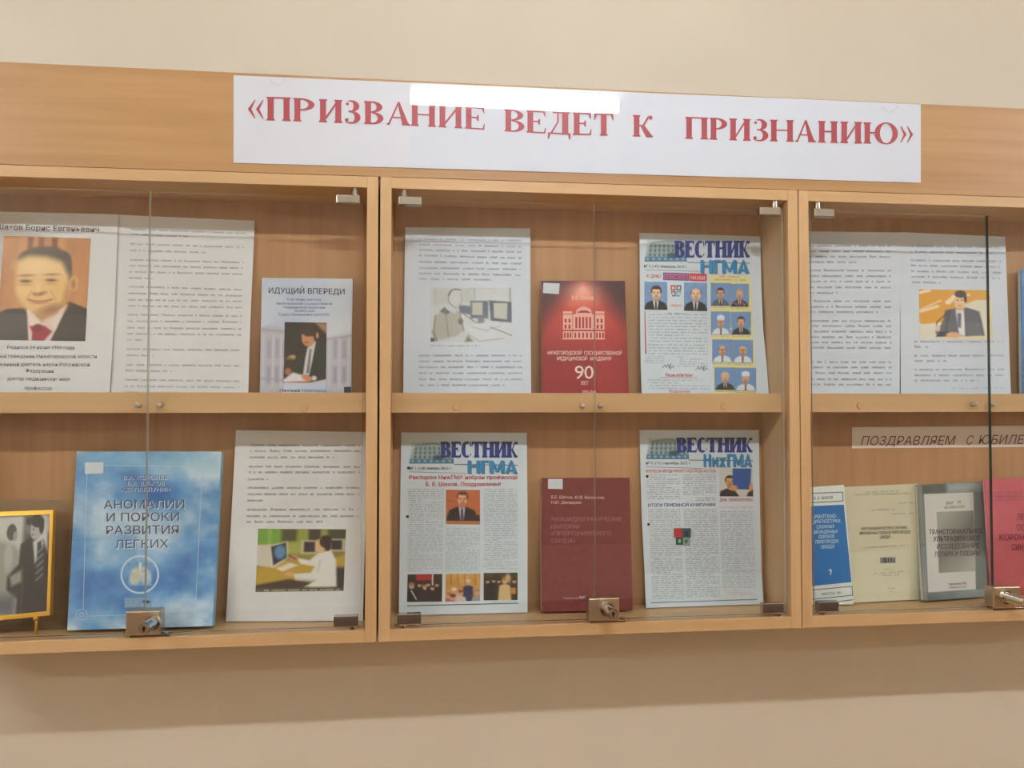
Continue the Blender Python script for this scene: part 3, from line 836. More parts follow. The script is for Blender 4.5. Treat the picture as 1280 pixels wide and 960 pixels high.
def suit_book():
    d = DT('book', 'pale grey-blue book with photo of man in dark suit on cover', 'book',
           [(327.5, 347.5, 440.5, 348.5, .086), (326, 420, 439, 421, .078), (324.5, 495, 438.5, 495, .068)], th=.009, m='paper', cover=True)
    C = Canvas(114, 146, (196, 208, 226), 2)
    n = C.fbm(3, 4, 11)
    C.c += (n[..., None] - .5) * np.array([46, 36, 20])
    C.c = C.c * .93 + 16
    C.poly([(0, .40), (.10, .38), (.26, .41), (.26, 1.02), (-.02, 1.02)], (186, 186, 198), .012, .85); C.poly([(.72, .48), (1.02, .44), (1.02, 1.02), (.72, 1.02)], (190, 192, 204), .012, .85)
    for x in (.07, .16, .235, .80, .90):
        C.rect(x, .50, x + .045, .66, (164, 166, 184), .012, .8); C.rect(x, .72, x + .045, .86, (158, 160, 178), .012, .8)
    for x in (.02, .13, .22, .75, .86, .96): C.rect(x, .46, x + .018, .9, (206, 208, 216), .008, .8)
    C.line([(0, .42), (.27, .44)], .006, (160, 162, 180)); C.line([(.72, .5), (1, .47)], .006, (164, 166, 182)); C.line([(0, .82), (.27, .84)], .006, (160, 162, 180))
    C.rect(0, .94, 1, 1.02, (176, 184, 200), .01, .6); C.grain(2)
    d.photo([(327.7, 347.8), (440.3, 348.8), (438.5, 500), (324.6, 500)], C, 'cover_print', .0002)
    C = Canvas(58, 80, (52, 48, 42), 5)
    C.c += (C.fbm(4, 5, 2)[..., None] - .5) * 36
    C.poly([(.72, 0), (1.02, 0), (1.02, .2), (.86, .1)], (168, 128, 90), .03); C.rect(.0, 0, .4, .5, (60, 56, 46), .1, .6)
    C.poly([(.78, .32), (1.02, .40), (1.02, 1.02), (.10, 1.02), (.1, .8), (.25, .6), (.5, .42)], (50, 56, 48), .02)
    C.poly([(.55, .42), (.76, .28), (.68, .6), (.60, .88), (.45, .88), (.5, .6)], (206, 206, 206), .015); C.poly([(.60, .44), (.65, .44), (.60, .84), (.53, .84)], (120, 118, 140), .012)
    C.ell(.57, .25, .165, .15, (200, 140, 100), .12); C.ell(.60, .13, .22, .10, (70, 52, 42), .15); C.ell(.75, .22, .06, .09, (66, 48, 40), .2)
    C.ell(.78, .21, .03, .05, (206, 140, 104), .2); C.ell(.52, .22, .03, .012, (90, 60, 50), .5); C.ell(.52, .33, .05, .012, (150, 80, 66), .5)
    C.ell(.16, .60, .12, .05, (196, 160, 96), .3, -.3); C.ell(.12, .72, .18, .12, (60, 52, 40), .3); C.ell(.10, .82, .08, .06, (176, 112, 84), .3)
    C.poly([(-.02, .96), (.22, .83), (.50, .88), (.62, .98), (.4, 1.02), (-.02, 1.02)], (226, 224, 230), .02)
    C.ell(.55, .92, .13, .05, (208, 140, 106), .25, .2); C.ell(.72, .92, .06, .04, (214, 214, 214), .3); C.poly([(-.02, .99), (.6, .97), (.6, 1.02), (-.02, 1.02)], (176, 104, 84), .01)
    C.poly([(.65, .99), (1.02, .93), (1.02, 1.02), (.6, 1.02)], (206, 206, 214), .01); C.grain(3)
    d.photo([(355.8, 402.5), (408.5, 403.5), (407.5, 479), (354.5, 478)], C, 'photograph', .0004)
    d.text('ИДУЩИЙ ВПЕРЕДИ', 335.8, 366.3, 430.8, 368, 7.0, (44, 46, 54), .006)
    for t, x0, y, x1 in (('К 60-летию ректора', 359, 375.6, 401), ('Нижегородской государственной', 345, 380.7, 415), ('медицинской академии', 354, 385.4, 406), ('профессора', 368, 389.7, 393), ('Бориса Евгеньевича ШАХОВА', 348, 394.5, 412)):
        d.text(t, x0, y, x1, y + .3, 3.1, (92, 110, 150), .004)
    d.text('Нижний Новгород', 350, 489.6, 408, 490, 3.8, (70, 84, 120), .004)
    d.poly([(430, 483.5), (438.8, 483.5), (438.8, 492.5), (430, 492.5)], (52, 58, 82))
    d.done()
suit_book()

# ================= left cabinet, bottom shelf
def gold_frame():
    r = empty('photo_frame', (-.56, .03, ZBI), 'gold-edged frame holding a black and white photo of men in suits', 'photo frame')
    # outer corners in pixels: right side seen, left side beyond the frame of the photograph
    yb = .030; yt = .058
    TR = ony(68, 637.5, yt); BR = ony(63.5, 769, yb); 
    dx = np.array([-.119, .004, -.003])
    TL = TR + dx; BL = BR + np.array([-.119, -.006, -.008])
    for p in (TR, BR, TL, BL): p[2] += ZO
    def q(u, v, off=0.0):
        p = (TL * (1 - u) + TR * u) * (1 - v) + (BL * (1 - u) + BR * u) * v
        n = np.cross(BR - TR, TL - TR); n /= np.linalg.norm(n)
        if n[1] > 0: n = -n
        return p + n * off
    bw, bh = .036, .042
    def bar(us, name='frame_bar'):
        V = [q(*c, .003) for c in us] + [q(*c, -.006) for c in us]
        mesh_obj(name, V, [(0, 3, 2, 1), (4, 5, 6, 7), (0, 1, 5, 4), (1, 2, 6, 5), (2, 3, 7, 6), (3, 0, 4, 7)], M['gold'], r)
    bar([(0, 0), (1, 0), (1 - bw, bh), (bw, bh)]); bar([(0, 1), (bw, 1 - bh), (1 - bw, 1 - bh), (1, 1)])
    bar([(1, 0), (1, 1), (1 - bw, 1 - bh), (1 - bw, bh)]); bar([(0, 0), (bw, bh), (bw, 1 - bh), (0, 1)])
    C = Canvas(130, 120, (196, 198, 192), 8)
    # u from left edge to right edge; visible part is u > .55
    m = lambda x: .45 + x * .55
    C.c += (C.fbm(5, 5, 3)[..., None] - .5) * 20
    C.rect(m(.40), 0, m(.72), .3, (92, 92, 88), .03)
    C.rect(m(.93), 0, m(1.0), 1, (120, 116, 116), .01); C.rect(m(.90), .0, m(.99), .18, (176, 178, 178), .02)
    C.poly([(m(-.6), 1.02), (m(-.6), .3), (m(-.1), .25), (m(.2), .3), (m(.34), .36), (m(.30), 1.02)], (150, 152, 146), .03)
    C.ell(m(.14), .17, .06, .085, (70, 68, 64), .1); C.ell(m(.22), .21, .025, .05, (150, 146, 138), .2); C.ell(m(.1), .42, .05, .15, (172, 174, 168), .3)
    C.poly([(m(.35), .30), (m(.55), .23), (m(.85), .26), (m(1.02), .5), (m(1.02), 1.02), (m(.32), 1.02), (m(.33), .85), (m(.1), .75), (m(.1), .62), (m(.33), .5)], (58, 54, 54), .015)
    C.poly([(m(.15), .62), (m(.4), .56), (m(.42), .68), (m(.2), .72)], (150, 148, 142), .02)
    C.poly([(m(.62), .28), (m(.80), .22), (m(.86), .3), (m(.76), .46), (m(.68), .5)], (200, 200, 196), .015)
    C.poly([(m(.72), .29), (m(.80), .27), (m(.9), .6), (m(.86), .72), (m(.72), .68)], (58, 62, 64), .012)
    for k in range(5): C.line([(m(.72), .40 + .07 * k), (m(.86), .34 + .07 * k)], .005, (150, 154, 154), .008)
    C.ell(m(.68), .15, .075, .11, (172, 170, 162), .1); C.ell(m(.70), .065, .085, .065, (48, 46, 46), .15, .2); C.ell(m(.80), .12, .03, .08, (52, 50, 50), .2)
    C.ell(m(.50), .12, .035, .075, (120, 118, 112), .2); C.ell(m(.52), .065, .04, .04, (60, 58, 58), .2)
    C.ell(m(.62), .15, .012, .008, (80, 76, 72), .4); C.ell(m(.61), .205, .02, .006, (110, 100, 96), .4)
    C.rect(0, .80, m(.30), 1.02, (96, 98, 106), .05, .8); C.rect(m(.42), .55, m(.44), 1.0, (86, 84, 84), .02)
    C.ell(.15, .2, .09, .12, (160, 156, 150), .1); C.ell(.15, .1, .1, .07, (60, 58, 56), .1); C.poly([(-.02, .3), (.3, .3), (.36, 1.02), (-.02, 1.02)], (66, 64, 64), .02); C.grain(4)
    X, Y = C.X.ravel(), C.Y.ravel(); nx, ny = C.nx, C.ny
    V = np.array([q(bw + x * (1 - 2 * bw), bh + y * (1 - 2 * bh), .0002) for x, y in zip(X, Y)])
    i, j = np.meshgrid(np.arange(nx - 1), np.arange(ny - 1)); a = (j * nx + i).ravel(); f = np.stack([a, a + nx, a + nx + 1, a + 1], 1)
    mesh_obj('photograph', V, f, M['ink_gloss'], r, lin(np.clip(C.c.reshape(-1, 3) * 1.01, 0, 255)))
    V = [q(*c, -.0005) for c in ((0.01, .01), (.99, .01), (.99, .99), (.01, .99))] + [q(*c, -.005) for c in ((0.01, .01), (.99, .01), (.99, .99), (.01, .99))]
    mesh_obj('backing', V, [(0, 3, 2, 1), (4, 5, 6, 7), (0, 1, 5, 4), (1, 2, 6, 5), (2, 3, 7, 6), (3, 0, 4, 7)], M['lamp_body'], r)
    # two small gilt feet reaching the board
    for u in (.25, .87 - .03):
        p = q(u, 1.0, 0); bm = bmesh.new()
        bmesh.ops.create_uvsphere(bm, u_segments=12, v_segments=8, radius=.0035, matrix=Matrix.Translation((p[0], p[1] - .001, p[2] - .002)))
        add_cyl(bm, p[0], p[1] + .001, ZBI + .0006, .0018, (0, 0, 1), max(.002, p[2] - ZBI), 10)
        bm_obj('foot', bm, M['gold'], r, True)
    # clear plate the frame leans against
    A = ony(86.5, 624, .088); B = ony(82, 776, .055)
    A[2] += ZO; B[2] = ZBI + .0005
    V = []
    for off in (0, .003):
        V += [np.array([A[0] - .155, A[1] + off, A[2]]), np.array([A[0], A[1] + off, A[2]]), np.array([B[0], B[1] + off, B[2]]), np.array([B[0] - .155, B[1] + off, B[2]])]
    mesh_obj('clear_stand', V, [(0, 3, 2, 1), (4, 5, 6, 7), (0, 1, 5, 4), (1, 2, 6, 5), (2, 3, 7, 6), (3, 0, 4, 7)], M['acrylic'], r)
    rebase(r)
gold_frame()

def blue_book():
    d = DB('book', 'large blue hardback with clouds, white frame line and grey title on cover', 'book',
           [(96, 564.5, 276.8, 564.5, .079, .076), (90, 676, 271, 673, .062, .063), (84, 788, 265.6, 782.5, None, None)], th=.015, m='blue_cover', cover=True)
    C = Canvas(182, 222, (96, 150, 200), 2)
    n = C.fbm(2.5, 4, 21, 5); n2 = C.fbm(3, 6, 5, 5)
    dark, mid, light = np.array([34, 92, 172.]), np.array([98, 156, 208.]), np.array([206, 226, 238.])
    base = .76 - .30 * C.Y + (n - .5) * 1.35
    t = np.clip(base + .18 * np.exp(-((C.Y - .33) / .13) ** 2) * (C.X < .5) + .20 * np.exp(-((C.Y - .50) / .1) ** 2) * (C.X > .45) + .12 * np.exp(-((C.X - .08) / .2) ** 2 - ((C.Y - .78) / .2) ** 2), 0, 1)
    t = np.clip((t - .22) * 1.7, 0, 1)[..., None]
    C.c = np.where(t < .5, dark + (mid - dark) * t * 2, mid + (light - mid) * (t - .5) * 2) + (n2[..., None] - .5) * 20
    C.rect(0, 0, 1, .11, (128, 184, 214), .05, .55)
    C.ell(.44, .50, .3, .12, (150, 190, 220), .8, 0, .5)
    C.grain(3)
    d.photo([(96, 564.5), (276.8, 564.5), (265.6, 782.5), (84, 788)], C, 'cover_print', .0002)
    K = crop(80, 550, 3.84)
    W = (176, 204, 226)
    def ln(a, b, c, e, w=.9): x0, y0 = K(a, b); x1, y1 = K(c, e); d.rule(x0, y0, x1, y1, w, W, 'frame_line')
    ln(185, 122, 620, 126); ln(662, 170, 632, 800); ln(110, 160, 92, 810); ln(120, 845, 590, 832)
    for cx, cy in ((652, 142), (612, 818), (85, 838)):
        for rr in (26, 10):
            x, y = K(cx, cy); n = 20
            for i in range(n):
                a0, a1 = 6.283 * i / n, 6.283 * (i + 1) / n
                d.rule(x + rr / 3.84 * math.cos(a0), y + rr / 3.84 * math.sin(a0), x + rr / 3.84 * math.cos(a1), y + rr / 3.84 * math.sin(a1), .8, W, 'frame_line')
    for t, x0, x1, y in (('В.А. КОРОЛЕВ', 285, 497, 190), ('Б.Е. ШАХОВ', 303, 482, 218), ('А.В. ПАВЛУНИН', 272, 508, 247)):
        a, b = K(x0, y); c, e = K(x1, y - 2)
        d.text(t, a + .7, b + .7, c + .7, e + .7, 5.0, (212, 226, 238), .008, part='title'); d.text(t, a, b, c, e, 5.0, (70, 96, 138), .004, eps=.0008, part='title')
    for t, x0, x1, y in (('АНОМАЛИИ', 192, 578, 330), ('И ПОРОКИ', 205, 553, 391), ('РАЗВИТИЯ', 203, 550, 453), ('ЛЕГКИХ', 246, 500, 520)):
        a, b = K(x0, y); c, e = K(x1, y - 3)
        d.text(t, a + 1, b + 1, c + 1, e + 1, 10.6, (206, 220, 232), .012, part='title'); d.text(t, a, b, c, e, 10.6, (66, 78, 108), .0, eps=.0008, part='title')
    x, y = K(364, 646)
    for i in range(40):
        a0, a1 = 6.283 * i / 40, 6.283 * (i + 1) / 40
        d.rule(x + 23 * math.cos(a0), y + 23 * math.sin(a0), x + 23 * math.cos(a1), y + 23 * math.sin(a1), 2.4, (196, 216, 234), 'emblem')
    Cc = Canvas(34, 30, (110, 160, 208), 4)
    Cc.ell(.32, .58, .24, .40, (192, 202, 196), .2, .25); Cc.ell(.70, .58, .24, .40, (188, 200, 200), .2, -.25); Cc.ell(.5, .2, .06, .3, (206, 214, 212), .3)
    Cc.ell(.34, .6, .1, .2, (206, 196, 160), .5); Cc.c += (Cc.fbm(8, 8, 3)[..., None] - .5) * 50
    d.photo([(x - 15, y - 15), (x + 16, y - 15), (x + 15, y + 14), (x - 15, y + 14)], Cc, 'lungs_picture', .0004)
    a, b = K(290, 782); d.poly([(a, b - 6.5), (a + 34, b - 7), (a + 34, b + 5), (a, b + 6)], (128, 166, 200), 'imprint')
    d.scribble([(a + 2, b, a + 17, b), (a + 2, b + 4, a + 17, b + 4), (a + 20, b + 4, a + 32, b + 4)], 2, (186, 196, 198), 2, part='imprint')
    d.poly([(a + 24, b - 3), (a + 30, b - 3), (a + 33, b - 1), (a + 28, b + .5), (a + 22, b - 1)], (40, 60, 100), 'imprint', .0007)
    d.sticker([K(101, 108), K(190, 106), K(188, 160), K(100, 163)])
    d.done()
M['blue_cover'] = mat('blue_book_cloth', (126, 172, 204), .5)
blue_book()

def lab_sheet():
    d = DB('lab_photo_sheet', 'white page in plastic with colour photo of person in white coat at computer', 'sheet',
           [(295, 537.5, 459.5, 540, .094, .094), (289, 650, 457, 650, .079, .078), (282.3, 776.8, 453.5, 776, None, None)], th=.0012, m='paper_warm')
    K = crop(270, 500, 3)
    rows = [(130, 170, 540, 172), (128, 192, 545, 192), (126, 216, 445, 216), (124, 250, 542, 252), (124, 272, 540, 272), (122, 298, 196, 297), (120, 330, 540, 330), (119, 354, 540, 354), (118, 378, 178, 378),
            (116, 412, 536, 411), (115, 436, 535, 436), (114, 458, 402, 457)]
    d.scribble([(*K(a, b + 3), *K(c, e + 3)) for a, b, c, e in rows], 2.4, (118, 118, 124), 12, .9)
    C = Canvas(110, 80, (150, 140, 70), 3)
    C.c += (C.fbm(8, 5, 2)[..., None] - .5) * 30
    C.rect(0, 0, .27, .25, (116, 166, 66), .02); C.rect(.12, 0, .15, .3, (150, 190, 90), .02); C.rect(.27, 0, .45, .2, (84, 82, 58), .03); C.rect(.45, 0, .58, .25, (150, 160, 70), .03)
    C.rect(.58, 0, .72, .2, (70, 66, 56), .02); C.rect(.72, 0, .78, .2, (138, 150, 70), .02); C.rect(.8, 0, 1.02, .16, (72, 76, 60), .02)
    C.rect(.3, .22, .6, .40, (166, 172, 86), .04)
    C.rect(.5, .18, .68, .40, (196, 190, 150), .012); C.rect(.53, .205, .655, .37, (58, 56, 62), .012)
    C.rect(.82, .16, 1.02, .36, (190, 184, 150), .012); C.rect(.84, .18, .96, .33, (50, 48, 56), .012)
    C.poly([(0, .62), (.3, .5), (.7, .56), (1.02, .4), (1.02, .62), (.78, .8), (.3, .82), (-.02, .88)], (190, 158, 62), .02)
    C.poly([(-.02, .25), (.15, .25), (.20, .55), (.18, .62), (-.02, .58)], (206, 202, 186), .02)
    C.poly([(.14, .26), (.34, .20), (.355, .46), (.20, .62), (.17, .60)], (214, 210, 190), .012)
    C.poly([(.155, .28), (.325, .215), (.34, .46), (.19, .58)], (52, 56, 70), .012); C.ell(.26, .37, .065, .11, (92, 140, 186), .3)
    C.poly([(.22, .63), (.38, .54), (.47, .58), (.30, .68)], (222, 220, 206), .015)
    C.poly([(-.02, .90), (.38, .80), (.62, .86), (.62, 1.02), (-.02, 1.02)], (76, 62, 56), .02); C.rect(.88, .62, 1.02, 1.02, (66, 56, 56), .03)
    C.poly([(.70, .38), (.84, .34), (.90, .5), (.92, .93), (.55, .93), (.66, .84), (.45, .82), (.42, .72), (.62, .70), (.66, .60), (.5, .56), (.44, .46), (.60, .50)], (226, 228, 224), .015)
    C.line([(.45, .80), (.68, .82)], .006, (160, 160, 160), .02, .6); C.line([(.72, .5), (.70, .68)], .006, (184, 186, 184), .02, .7)
    C.ell(.715, .27, .055, .115, (218, 180, 132), .15); C.ell(.775, .2, .07, .10, (62, 44, 36), .15); C.ell(.80, .28, .035, .07, (58, 42, 36), .2)
    C.ell(.42, .47, .05, .05, (196, 140, 96), .3, .3); C.ell(.38, .72, .05, .035, (214, 170, 120), .3); C.line([(.36, .42), (.44, .48)], .008, (90, 70, 60), .01)
    C.rect(0, .945, 1, 1.02, (98, 92, 72), .008); C.grain(4)
    a = [(322.8, 661), (432.5, 661.5), (429.5, 738.5), (319.3, 740)]
    d.photo(a, C)
    d.scribble([(330, 739, 425, 738)], 2.0, (206, 204, 186), 3)
    d.done()
lab_sheet()

# ================= middle cabinet, top shelf
def monitor_sheet():
    d = DT('monitor_photo_sheet', 'white typed page with faint drawing-like photo of man at two monitors', 'sheet',
           [(506.5, 284, 663, 285.5, .095), (505, 390, 663, 390, .088), (504, 495, 664, 495, .074)], m='paper')
    K = crop(500, 280, 4.364)
    rows = [(108, 82, 660, 88), (106, 110, 664, 122), (104, 140, 664, 152), (104, 170, 664, 185), (104, 205, 664, 215), (104, 238, 662, 246), (104, 268, 662, 278), (104, 298, 500, 303)]
    rows2 = [(104, 716, 668, 716), (104, 748, 668, 748), (104, 780, 668, 780), (104, 812, 668, 812), (104, 846, 668, 846), (104, 878, 572, 878)]
    d.scribble([(*K(a, b + 6), *K(c, e + 6)) for a, b, c, e in rows + rows2], 2.1, (116, 134, 160), 31, .95)
    d.scribble([(*K(168, 668), *K(438, 668))], 1.5, (120, 126, 134), 4)
    C = Canvas(108, 70, (214, 216, 206), 6)
    C.c += (C.fbm(6, 4, 2)[..., None] - .5) * 14
    C.rect(0, 0, .54, .3, (204, 206, 192), .05); C.line([(.54, 0), (.54, .32)], .004, (170, 170, 160)); C.line([(.98, 0), (.98, .3)], .004, (130, 126, 118)); C.line([(.05, 0), (.05, .3)], .003, (184, 184, 170))
    C.rect(.49, .24, .71, .56, (108, 118, 128), .01); C.rect(.51, .27, .64, .50, (196, 196, 178), .01)
    C.poly([(.72, .23), (1.0, .26), (1.0, .64), (.74, .60)], (100, 110, 122), .01); C.poly([(.775, .28), (.95, .28), (.94, .58), (.78, .55)], (200, 200, 180), .01)
    C.poly([(.34, .32), (.5, .34), (.5, .5), (.36, .46)], (112, 122, 132), .015); C.rect(.58, .54, .66, .66, (130, 136, 140), .015); C.line([(.36, .44), (.56, .64)], .006, (110, 116, 120)); C.line([(.86, .62), (.94, .74)], .01, (150, 150, 140))
    C.poly([(.42, .72), (.7, .62), (1.02, .64), (1.02, 1.02), (.5, 1.02)], (218, 220, 214), .03); C.line([(.74, .72), (1.0, .87)], .006, (120, 122, 122)); C.line([(.46, .85), (.6, .98), (.9, .92)], .005, (166, 168, 160)); C.line([(.5, .72), (.68, .78), (.85, .7)], .004, (160, 160, 160))
    C.poly([(.18, .38), (.36, .44), (.40, .80), (.30, .90), (.06, .98), (.04, .78), (.06, .52)], (184, 182, 164), .015); C.poly([(.17, .36), (.24, .46), (.20, .50), (.11, .44)], (120, 124, 120), .01)
    C.line([(.18, .42), (.22, .9)], .005, (140, 138, 124)); C.line([(.06, .52), (.04, .80), (.08, .98)], .006, (120, 118, 106)); C.line([(.36, .46), (.41, .8)], .005, (130, 128, 116))
    C.ell(.30, .20, .085, .17, (214, 214, 204), .08); C.line([(.22, .15), (.25, .06), (.30, .03), (.36, .04)], .008, (88, 90, 86)); C.line([(.22, .18), (.22, .26), (.27, .34), (.32, .38)], .004, (130, 128, 120)); C.line([(.37, .10), (.385, .24), (.35, .34)], .004, (170, 168, 156))
    C.poly([(.22, .34), (.32, .40), (.30, .48), (.2, .40)], (208, 214, 218), .01); C.ell(.37, .62, .03, .06, (120, 120, 112), .3); C.rect(0, .93, .05, 1.02, (96, 96, 88), .01); C.poly([(.46, .88), (.52, .98), (.42, 1.0)], (140, 132, 110), .02); C.line([(.02, .8), (.06, .98)], .004, (120, 118, 110)); C.c = C.c * np.array([.97, 1.0, 1.07]); C.grain(5)
    d.photo([K(168, 346), K(608, 348), K(612, 648), K(166, 642)], C)
    d.done()
monitor_sheet()

M['red_cover'] = mat('red_booklet_cover', (140, 40, 46), .4)
def red_booklet():
    d = DT('booklet', 'bright red softcover booklet with white building drawing and large 90', 'booklet',
           [(676, 351, 781, 351, .084), (676.5, 420, 783.5, 420, .078), (676.5, 495, 786.5, 495, .070)], th=.004, m='red_cover', cover=True)
    C = Canvas(106, 146, (158, 44, 52), 3)
    n = C.fbm(4, 5, 8)
    C.c = C.c + (n[..., None] - .5) * np.array([26, 16, 16])
    dist = np.sqrt(((C.X - .5) / .62) ** 2 + ((C.Y - .26) / .34) ** 2)
    g = np.clip(1.15 - dist, 0, 1)[..., None]
    C.c = C.c * (1 - g * .75) + np.array([228, 92, 62.]) * g * .75
    C.ell(.5, .10, .28, .10, (238, 150, 128), .55, 0, .85); C.ell(.5, .07, .17, .045, (240, 176, 156), .6, 0, .7)
    edge = np.clip(np.maximum(.16 - C.Y * .55 + np.abs(C.X - .5) * .48 - .13, 0) * 6, 0, 1)[..., None] * (C.Y < .45)[..., None]
    C.c = C.c * (1 - edge) + np.array([66, 30, 40.]) * edge
    C.rect(0, 0, .02, 1, (110, 34, 42), .01, .6); C.c = C.c * (1 - .30 * np.clip(C.Y - .85, 0, 1) * 4)[..., None] if False else C.c
    C.grain(3)
    d.photo([(676.2, 351.2), (780.8, 351.2), (786.2, 500), (676.7, 500)], C, 'cover_print', .0002)
    K = crop(670, 340, 5.33); PK = (238, 184, 170)
    def R(a, b, c, e, col=PK, ep=.0005): d.poly([K(a, b), K(c, b), K(c, e), K(a, e)], col, 'building_drawing', ep)
    dk = (176, 60, 60)
    R(180, 262, 242, 446); R(246, 282, 388, 446); R(394, 262, 456, 446)
    R(180, 385, 456, 395, dk, .0007); R(170, 446, 465, 449)
    d.poly([K(264, 282), K(272, 250), K(300, 234), K(318, 228), K(340, 236), K(366, 250), K(372, 282)], PK, 'building_drawing')
    d.poly([K(276, 268), K(300, 256), K(340, 256), K(362, 268), K(362, 272), K(276, 272)], dk, 'building_drawing', .0007)
    for x in (190, 216, 404, 430): R(x, 312, x + 14, 338, dk, .0007); R(x, 350, x + 14, 378, dk, .0007)
    for x in (262, 285, 308, 331, 354): R(x, 300, x + 13, 375, dk, .0007)
    for x in (186, 206, 224, 256, 282, 308, 334, 360, 400, 420, 440):
        d.poly([K(x, 440), K(x, 408), K(x + 6, 400), K(x + 12, 408), K(x + 12, 440)], dk, 'building_drawing', .0007)
    R(176, 278, 246, 283, dk, .0007); R(394, 278, 458, 283, dk, .0007)
    d.text('Б.Е. Шахов', *K(240, 182), *K(388, 184), 4.6, (240, 206, 196), .008, part='title')
    d.text('НИЖЕГОРОДСКОЙ  ГОСУДАРСТВЕННОЙ', *K(78, 550), *K(572, 552), 4.6, (240, 216, 214), .014, part='title')
    d.text('МЕДИЦИНСКОЙ  АКАДЕМИИ', *K(140, 588), *K(502, 589), 4.6, (240, 216, 214), .014, part='title')
    d.text('90', *K(258, 712), *K(384, 712), 17.5, (240, 226, 220), .0, part='title', sp=.9)
    d.text('ЛЕТ', *K(298, 752), *K(348, 752), 4.6, (240, 216, 214), .008, part='title')
    d.text('1920-2010', *K(310, 812), *K(400, 812), 4.6, (240, 216, 214), .008, part='title')
    d.sticker([K(50, 72), K(158, 76), K(153, 148), K(46, 140)])
    d.done()
red_booklet()

def masthead(d, K, b, lower, lx0, lx1, ly, lcap, date, datexy):
    """b = (x0,x1,ytop,ybottom) of the big title in crop units"""
    x0, x1, yt, yb = b
    bx0, bx1, byt, byb = datexy[4:]
    C = Canvas(60, 34, (190, 204, 206), 7)
    C.poly([(0, 1.02), (.06, .30), (.18, .10), (.5, .02), (.85, .10), (1.02, .2), (1.02, 1.02)], (150, 172, 178), .03)
    for r_ in range(3):
        for c_ in range(8):
            C.rect(.10 + c_ * .11, .22 + r_ * .2, .145 + c_ * .11, .36 + r_ * .2, (84, 110, 122), .012)
    C.line([(.08, .16), (.5, .05), (.95, .16)], .02, (120, 140, 146)); C.rect(0, .78, 1.02, 1.02, (70, 128, 160), .02)
    for c_ in range(7): C.ell(.07 + c_ * .14, .88, .03, .06, (150, 186, 200), .3)
    C.ell(.65, .72, .12, .12, (60, 84, 96), .4); C.grain(6)
    d.photo([K(bx0 + 12, byt), K(bx1 - 8, byt), K(bx1, byb), K(bx0, byb)], C, 'masthead_picture', .0002)
    d.text('ВЕСТНИК', *K(x0, yb), *K(x1, yb), (K(0, yb)[1] - K(0, yt)[1]), (44, 60, 140), part='title', font='serif', st=.27, th=.13, e=.035, h=.10, wk=.98, eps=.0007)
    d.rule(*K(bx1, byb + 4), *K(x1, byb + 8), .9, (60, 84, 100))
    if lower == 'НГМА': runs = [('НГМА', 0, 1, 1)]
    else: runs = [('Н', 0, .155, 1), ('И', .175, .30, .76), ('Ж', .31, .46, .76), ('ГМА', .48, 1, 1)]
    for tt, a, b_, hc in runs:
        for dx, dy, cc, ee in ((1.0, 1.0, (96, 110, 120), .0009), (0, 0, (36, 140, 200), .0011)):
            xa, ya = K(lx0 + (lx1 - lx0) * a, ly); xb, yb_ = K(lx0 + (lx1 - lx0) * b_, ly)
            d.text(tt, xa + dx, ya + dy, xb + dx, yb_ + dy, lcap * hc, cc, part='title', font='serif', st=.22, th=.15, e=.0, h=-.05, gap=.07, eps=ee)
    d.text(date, *K(datexy[0], datexy[1]), *K(datexy[2], datexy[3]), 3.5, (70, 76, 84), .01)
    d.rule(*K(bx0, datexy[1] + 12), *K(lx0 - 6, datexy[1] + 20), .7, (120, 150, 170))

def mini(bgc, hair, skin=(216, 168, 136), coat=None, cap=False, glasses=False, bald=False, seed=1, medals=False):
    C = Canvas(26, 30, bgc, seed)
    if coat is None: suit(C, .5, .70, .5, (46, 46, 54), tie=(90, 60, 70), vw=.13)
    elif coat == 'white': suit(C, .5, .70, .5, (222, 230, 238), (200, 214, 228), (80, 80, 90), vw=.10)
    else: suit(C, .5, .70, .5, coat, vw=.12)
    face(C, .5, .44, .19, skin, hair, 0, cap, glasses, bald)
    if medals:
        for x, y in ((.2, .85), (.3, .9), (.7, .84), (.8, .9), (.75, .95)): C.ell(x, y, .05, .04, (206, 110, 60), .4)
    C.grain(3); return C

